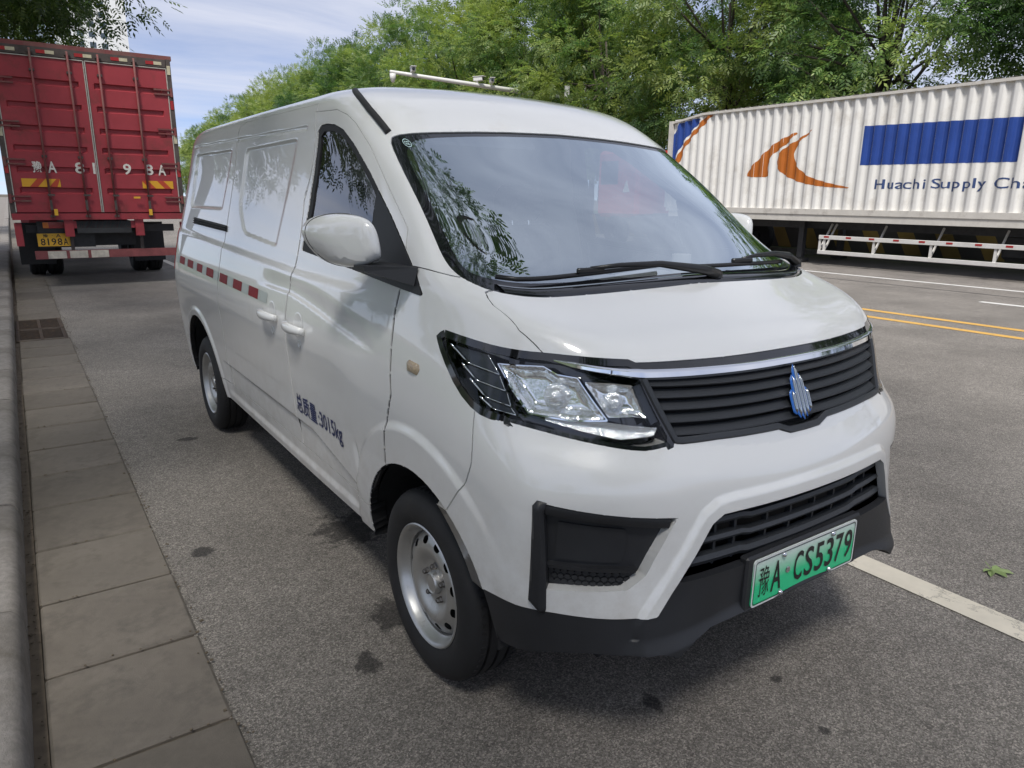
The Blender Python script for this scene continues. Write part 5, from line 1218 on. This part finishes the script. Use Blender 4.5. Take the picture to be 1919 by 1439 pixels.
on_side(smooth_poly([(12.50,3.78),(12.25,3.79),(12.55,3.56),(12.98,3.22),(13.25,2.92),(13.40,2.55),(13.60,2.40),(13.50,2.72),(13.28,3.05),(12.95,3.38),(12.68,3.62)],1), logo_o, 'corner_print')
# lettering on the corrugations
def side_text(body, y0, y1, z0, z1, m):
    V, F = text_2d(body, 1., .004); V = fit(V, y0, y1, z0, z1); on_corr([tuple(v) for v in V], F, m, 'side_lettering', .005)
for w_, a_, b_, z_ in (('Huachi',7.44,6.32,1.80),('Supply',6.17,5.1,1.745),('Chain',4.98,4.01,1.80)): side_text(w_, a_, b_, z_, 2.01, logo_n)
# side guard
gd_r = P('guard_white', (.62,.60,.57), .5, noise=(5,.1), dirt=((.25,.2,.17),4,.6,.9))
for z0, z1 in ((.63,.725),(.275,.365)):
    b = MB(); b.box((CX-.02,2.2,(z0+z1)/2),(.035,12.85,z1-z0), bev=.006); g_o = b.build('side_guard_rail', gd_r, ct_)
    if z0 > .5:
        for y in np.arange(8.42,-4,-.565):
            b = MB(); b.box((CX-.0395,y,.69),(.004,.13,.04)); b.build('guard_reflector', MATS['refl_red'], g_o)
for y in (8.60,8.48,7.24,5.97,4.71,3.4,2.1,.8,-.5,-1.8,-3.1):
    b = MB(); b.box((CX,y,.5),(.03,.05,.40)); b.bar((CX+.03,y,.38),(CX+.45,y,.98),.035,.035,(0,1,0)); b.build('guard_post', gd_r, ct_)
for xo in (14.62,16.3):
    for y in (-3.3,-2.0,-.75): truck_wheel(ct_, xo+.12, y, .50, .25)
for x in (14.95,16.7):
    b = MB(); b.box((x,9.4,.62),(.14,.14,1.0)); b.box((x,9.4,.06),(.3,.3,.06)); b.build('landing_leg', dark_metal, ct_)
b = MB(); b.box((15.8,4.2,.62),(.7,1.6,.5), bev=.05); b.build('tool_box', dark_metal, ct_)
# tractor
tr = thing('tractor_unit', 'red truck tractor standing ahead of the cream container trailer', 'truck', (15.75,15.5,0))
b = MB(); b.box((15.75,16.1,2.0),(2.35,1.95,2.1), bev=.12); cab = b.build('cab', P('tractor_red', (.42,.035,.03), .4, coat=.6), tr, angle=30)
b = MB(); b.box((14.585,16.45,2.35),(.02,.85,.75), bev=.008); b.build('cab_window', gloss_black, cab)
b = MB(); b.prism([(-.16,0),(.16,0),(0,.36)], .012, Matrix(((0,0,-1,14.575),(-1,0,0,15.62),(0,1,0,1.75),(0,0,0,1)))); b.build('white_triangle', white_p, cab)
b = MB(); b.box((15.75,14.4,.95),(.9,4.6,.28)); b.box((14.85,14.9,.75),(.5,1.1,.55), bev=.06); b.build('chassis', dark_metal, tr)
for y in (16.2,13.4,12.1):
    for xo in (14.62,16.6): truck_wheel(tr, xo, y, .50, .28)
b = MB(); b.tube([(15.4,15.0,2.6),(15.2,14.5,2.2),(15.3,13.9,1.9)], .03, 6); b.build('air_hoses', rubber, tr)
# striped barrier wall beyond the trailer
hz_y = P('hazard_yellow', (.13,.09,.02), .6, noise=(4,.15)); hz_k = P('hazard_black', (.02,.02,.02), .6)
bw = thing('barrier_wall', 'low barrier wall with slanted yellow and black stripes behind the trailer', 'barrier', (18.3,6,0))
b = MB(); b.box((18.4,10,.52),(.22,44,.80)); b.build('wall', hz_k, bw)
for k in range(42):
    y = -11+k*1.0
    obj('stripe', mesh('stripe', [(18.286,y,.13),(18.286,y+.45,.13),(18.286,y+.85,.9),(18.286,y+.40,.9)], [(0,1,2,3)[::-1]], hz_y), bw)
# camera mast
mast_m = P('mast_white', (.66,.65,.62), .4, noise=(4,.08)); ms = thing('camera_mast', 'white traffic camera mast with a long arm over the road', 'camera mast', (19.0,24.4,0))
b = MB(); b.tube([(19.0,24.4,0),(19.0,24.4,6.3)], [.15,.11], 14); b.build('pole', mast_m, ms, smooth=True)
b = MB(); b.tube([(19.0,24.4,5.75),(14.4,23.9,5.80),(10.15,23.4,5.85)], [.11,.085,.062], 12); b.build('arm', mast_m, ms, smooth=True)
def cctv(x, y, z, yaw, s_=1.0):
    o_ = None; M_ = Matrix.Translation((x,y,z)) @ Matrix.Rotation(R(yaw), 4, 'Z')
    b = MB(); b.box((0,0,.16*s_),(.16*s_,.42*s_,.15*s_), bev=.02); b.box((0,-.03,.25*s_),(.20*s_,.50*s_,.02)); b.box((0,.05,.05*s_),(.05,.05,.14)); b.V = [tuple(M_ @ Vector(v)) for v in b.V]; c = b.build('camera_housing', mast_m, ms)
    b = MB(); b.lathe([(-.24*s_,.001),(-.235*s_,.055*s_),(-.20*s_,.06*s_)], 16, 'y', c=(0,0,.16*s_)); b.V = [tuple(M_ @ Vector(v)) for v in b.V]; b.build('camera_lens', gloss_black, c)
cctv(11.1,23.5,5.86,-20); cctv(14.1,23.8,5.86,25); cctv(14.75,23.85,5.86,-25)
b = MB(); b.lathe([(-.02,.10),(-.02,.11),(-.20,.10),(-.22,.085)], 16, 'z', c=(10.25,23.42,5.82)); b.lathe([(-.22,.085),(-.30,.06),(-.33,.001)], 16, 'z', c=(10.25,23.42,5.82)); b.build('dome_camera', mast_m, ms, smooth=True)
# distant white tower beyond the bend
tw = thing('tower_block', 'tall white tower block rising behind the trees by the red truck', 'building', (30,310,0))
b = MB(); b.box((30.2,312,49),(20.6,22,98)); wl = b.build('wall', P('tower_white', (.80,.80,.79), .7, noise=(.05,.04)), tw)
b = MB(); b.box((30.2,312,98.6),(21.4,22.8,1.2)); b.build('parapet', MATS['tower_white'], tw)
wg = P('tower_window', (.06,.08,.10), .1); wm_ = MB(); wm_.box((0,0,0),(1.9,.16,1.7)); wme = wm_.me('window', wg)
for f_ in range(28):
    for c_ in range(4):
        o = bpy.data.objects.new('window', wme); link(o); o.location = (-7.8+c_*3.6, -9.02, 5+f_*3.3); o.parent = tw
# ---------------------------------------------------------------- trees
def leaf_mat(name, dark, mid, light, seed=0.):
    m = bpy.data.materials.new(name); m.use_nodes = True; t = m.node_tree; t.nodes.clear(); o = N(t, 'ShaderNodeOutputMaterial')
    g = N(t, 'ShaderNodeNewGeometry'); oi = N(t, 'ShaderNodeObjectInfo')
    n = N(t, 'ShaderNodeTexNoise', Scale=.42, Detail=4.); n2 = N(t, 'ShaderNodeTexNoise', Scale=9., Detail=2.)
    t.links.new(g.outputs['Position'], n.inputs['Vector']); t.links.new(g.outputs['Position'], n2.inputs['Vector'])
    a = N(t, 'ShaderNodeMath', operation='MULTIPLY_ADD'); a.inputs[1].default_value = .55; t.links.new(n2.outputs[0], a.inputs[0]); t.links.new(n.outputs[0], a.inputs[2])
    a2 = N(t, 'ShaderNodeMath', operation='MULTIPLY_ADD'); a2.inputs[1].default_value = .14; t.links.new(oi.outputs['Random'], a2.inputs[0]); t.links.new(a.outputs[0], a2.inputs[2])
    r = N(t, 'ShaderNodeValToRGB'); e = r.color_ramp.elements; e[0].position = .62; e[0].color = (*dark,1); e[1].position = .95; e[1].color = (*light,1); k = e.new(.78); k.color = (*mid,1)
    t.links.new(a2.outputs[0], r.inputs[0])
    d = N(t, 'ShaderNodeBsdfPrincipled', Roughness=.45); t.links.new(r.outputs[0], d.inputs['Base Color']); tl = N(t, 'ShaderNodeBsdfTranslucent')
    hs = N(t, 'ShaderNodeHueSaturation', Saturation=1.15, Value=1.6); t.links.new(r.outputs[0], hs.inputs['Color']); t.links.new(hs.outputs[0], tl.inputs[0])
    mx_ = N(t, 'ShaderNodeMixShader'); mx_.inputs[0].default_value = .42; t.links.new(d.outputs[0], mx_.inputs[1]); t.links.new(tl.outputs[0], mx_.inputs[2]); t.links.new(mx_.outputs[0], o.inputs[0]); return m
leaf_a = leaf_mat('leaf_green', (.036,.085,.030), (.115,.195,.062), (.26,.32,.095)); leaf_c = leaf_mat('leaf_yellow_green', (.04,.090,.030), (.125,.20,.060), (.28,.34,.095)); leaf_b = leaf_mat('leaf_dark', (.022,.05,.018), (.055,.10,.03), (.12,.17,.045))
bark = P('bark', (.075,.062,.05), .9, noise=(6,.35), bump=(25,.6))
def tree_parts(seed, H, Rc, z0, n_limb, n_clump, sprigs, ll, m, trunk_r=.16, clump_r=(.55,1.05)):
    r_ = np.random.default_rng(seed); rd = random.Random(seed)
    b = MB(); top = Vector((r_.normal()*.3, r_.normal()*.3, H*.62))
    tp = [Vector((0,0,-.05)), Vector((r_.normal()*.06, r_.normal()*.06, z0*.5)), Vector((r_.normal()*.12, r_.normal()*.12, z0+.3)), (Vector((0,0,z0))+top)/2+Vector((r_.normal()*.2,r_.normal()*.2,.2)), top]
    b.tube(tp, [trunk_r*1.25, trunk_r, trunk_r*.82, trunk_r*.5, trunk_r*.22], 10)
    ctr = []
    zc = (z0+H)/2; hz = (H-z0)/2
    while len(ctr) < n_clump:
        v = r_.normal(size=3); v /= np.linalg.norm(v); q = r_.uniform(.25,1)**.45
        p = np.array([v[0]*Rc*q, v[1]*Rc*q, zc+v[2]*hz*q]); 
        sh = 1-.35*max(0,(p[2]-zc)/hz); p[:2] *= sh
        ctr.append(p*np.array([1,1,1])+r_.normal(size=3)*.15)
    ctr = np.array(ctr)
    for k in range(n_limb):
        c = Vector(ctr[rd.randrange(len(ctr))]); f = rd.uniform(.25,.95); s0 = tp[2].lerp(top, f*.8)
        mid = s0.lerp(c, .5)+Vector((rd.uniform(-.25,.25), rd.uniform(-.25,.25), rd.uniform(-.1,.35))); b.tube([s0, mid, c], [trunk_r*.38*(1.1-f*.6), trunk_r*.22, trunk_r*.07], 6)
    trunk = b.me('trunk', bark, True)
    # sprigs: seven leaflets along a drooping stalk
    ns_ = sprigs; ci = r_.integers(0, len(ctr), ns_); cr_ = r_.uniform(clump_r[0], clump_r[1], len(ctr))
    dv_ = r_.normal(size=(ns_,3)); dv_ /= np.linalg.norm(dv_,axis=1,keepdims=True)
    pos = ctr[ci]+dv_*(cr_[ci]*r_.uniform(.2,1,ns_)**.5)[:,None]*np.array([1.1,1.1,.75])
    out = dv_*.8+(pos-np.array([0,0,zc-.3*hz]))/Rc*.6; out[:,2] -= .25; out += r_.normal(size=out.shape)*.3; out /= np.linalg.norm(out,axis=1,keepdims=True)
    up = np.tile([0,0,1.],(ns_,1))+r_.normal(size=(ns_,3))*.45; sd_ = np.cross(out, up); sd_ /= np.maximum(np.linalg.norm(sd_,axis=1,keepdims=True),1e-6); nr = np.cross(sd_, out)
    L_ = ll*r_.uniform(.75,1.25,ns_); V = []; 
    for k in range(7):
        f = [.25,.25,.5,.5,.75,.75,1.0][k]; sgn = [1,-1,1,-1,1,-1,0][k]
        base = pos+out*(L_*2.2*f)[:,None]-nr*(.12*L_*f*f*3)[:,None]
        d_ = out*(.55 if sgn else 1)+sd_*sgn*.85-nr*.25; d_ /= np.linalg.norm(d_,axis=1,keepdims=True); w_ = np.cross(d_, nr); w_ /= np.maximum(np.linalg.norm(w_,axis=1,keepdims=True),1e-6)
        hw = (L_*.19)[:,None]; Lx = L_[:,None]
        V.append(np.stack([base, base+d_*Lx*.42+w_*hw, base+d_*Lx, base+d_*Lx*.42-w_*hw], 1))
    V = np.concatenate(V,0).reshape(-1,3); nf = len(V)//4
    me = bpy.data.meshes.new('crown'); me.vertices.add(len(V)); me.vertices.foreach_set('co', V.ravel()); me.loops.add(len(V)); me.loops.foreach_set('vertex_index', np.arange(len(V))); me.polygons.add(nf); me.polygons.foreach_set('loop_start', np.arange(nf)*4); me.update(calc_edges=True); me.validate(); me.materials.append(m)
    return trunk, me
def tree(name, label, parts, loc, rz, s_, group):
    t_ = thing(name, label, 'tree', loc, rz, group); t_.scale = (s_,s_,s_)
    for nm, me in zip(('trunk','crown'), parts):
        o = bpy.data.objects.new(nm, me); link(o); o.parent = t_
    return t_
TA = tree_parts(1, 13.2, 4.4, 2.4, 26, 150, 9500, .165, leaf_a, .19)
TB = tree_parts(2, 12.4, 4.2, 2.6, 24, 105, 8000, .17, leaf_c, .17)
TC = tree_parts(3, 12.8, 4.6, 3.0, 16, 95, 6500, .165, leaf_b, .20, (.6,1.1))
TN = tree_parts(4, 9.6, 4.5, 3.9, 22, 190, 19000, .11, leaf_b, .15, (.5,.95))
TM = tree_parts(5, 9.0, 4.0, 4.2, 20, 80, 6000, .105, leaf_b, .15, (.5,.95))
TW = tree_parts(6, 10.5, 6.4, 4.6, 26, 130, 8500, .115, leaf_b, .2, (.6,1.1))
grp = 'trees in a row beyond the opposite kerb'
row = [(20.6,-7,TC,.98),(20.0,-1.5,TC,1.0),(20.8,4.5,TC,.95),(20.2,10.8,TA,.94),(20.6,16.8,TA,1.0),(20.1,23,TB,1.02),(20.7,29,TA,1.0),(20.2,35.5,TB,1.04),(20.6,42,TA,1.02),(20.0,49,TB,.98),(20.5,56,TA,.96),(20.1,63,TB,.98),(20.6,70,TA,.96),(20.2,78,TB,.95),(20.5,86,TA,.88),(20.2,95,TB,.84),(20.6,105,TA,.76),(20.3,116,TB,.72)]
for i, (x, y, T_, s_) in enumerate(row):
    lab, g_ = ('loose dark leaved tree rising behind the container trailer', 'loose trees behind the trailer') if T_ is TC else (('full mid green tree in the row beyond the opposite kerb', 'mid green trees beyond the opposite kerb') if T_ is TA else ('yellowish green tree in the row beyond the opposite kerb', 'yellowish trees beyond the opposite kerb'))
    tree('street_tree', lab, T_, (x,y,.12), i*1.9, s_, g_)
for i, (x, y, T_, s_) in enumerate([(27,20,TB,1.0),(28,33,TA,1.05),(27.5,46,TB,1.05),(28,62,TA,1.0)]):
    tree('back_tree', 'yellowish tree of the second row, behind the street trees' if T_ is TB else 'mid green tree of the second row, behind the street trees', T_, (x,y,.12), i*2.3+.7, s_, 'trees of the back row across the road')
tree('kerb_tree', 'dark kerbside tree spreading over the roof of the red truck', TN, (-3.0,15.8,-.3), 1.1, .98, None)
tree('kerb_tree', 'kerbside tree spreading over the parked white van', TW, (-3.9,-.2,.15), .4, 1.0, None)
tree('kerb_tree', 'kerbside tree standing past the front of the van', TN, (-3.7,-10.5,.15), 2.9, 1.0, None)
tree('kerb_tree', 'far kerbside tree beyond the red truck cab', TM, (-3.5,29,.15), 2.0, 1.0, None)
tree('kerb_tree', 'kerbside tree between the van and the red truck', TM, (-4.4,8.6,.15), 4.0, 1.0, None)

for i in range(11):
    tree('field_tree', 'green tree in the far belt across the open verge', (TA,TB)[i % 2], (-34-3*math.sin(i*2.1), -25+i*10.5, .1), i*1.3, .8+.12*math.sin(i*1.7), 'trees of the far belt across the verge')
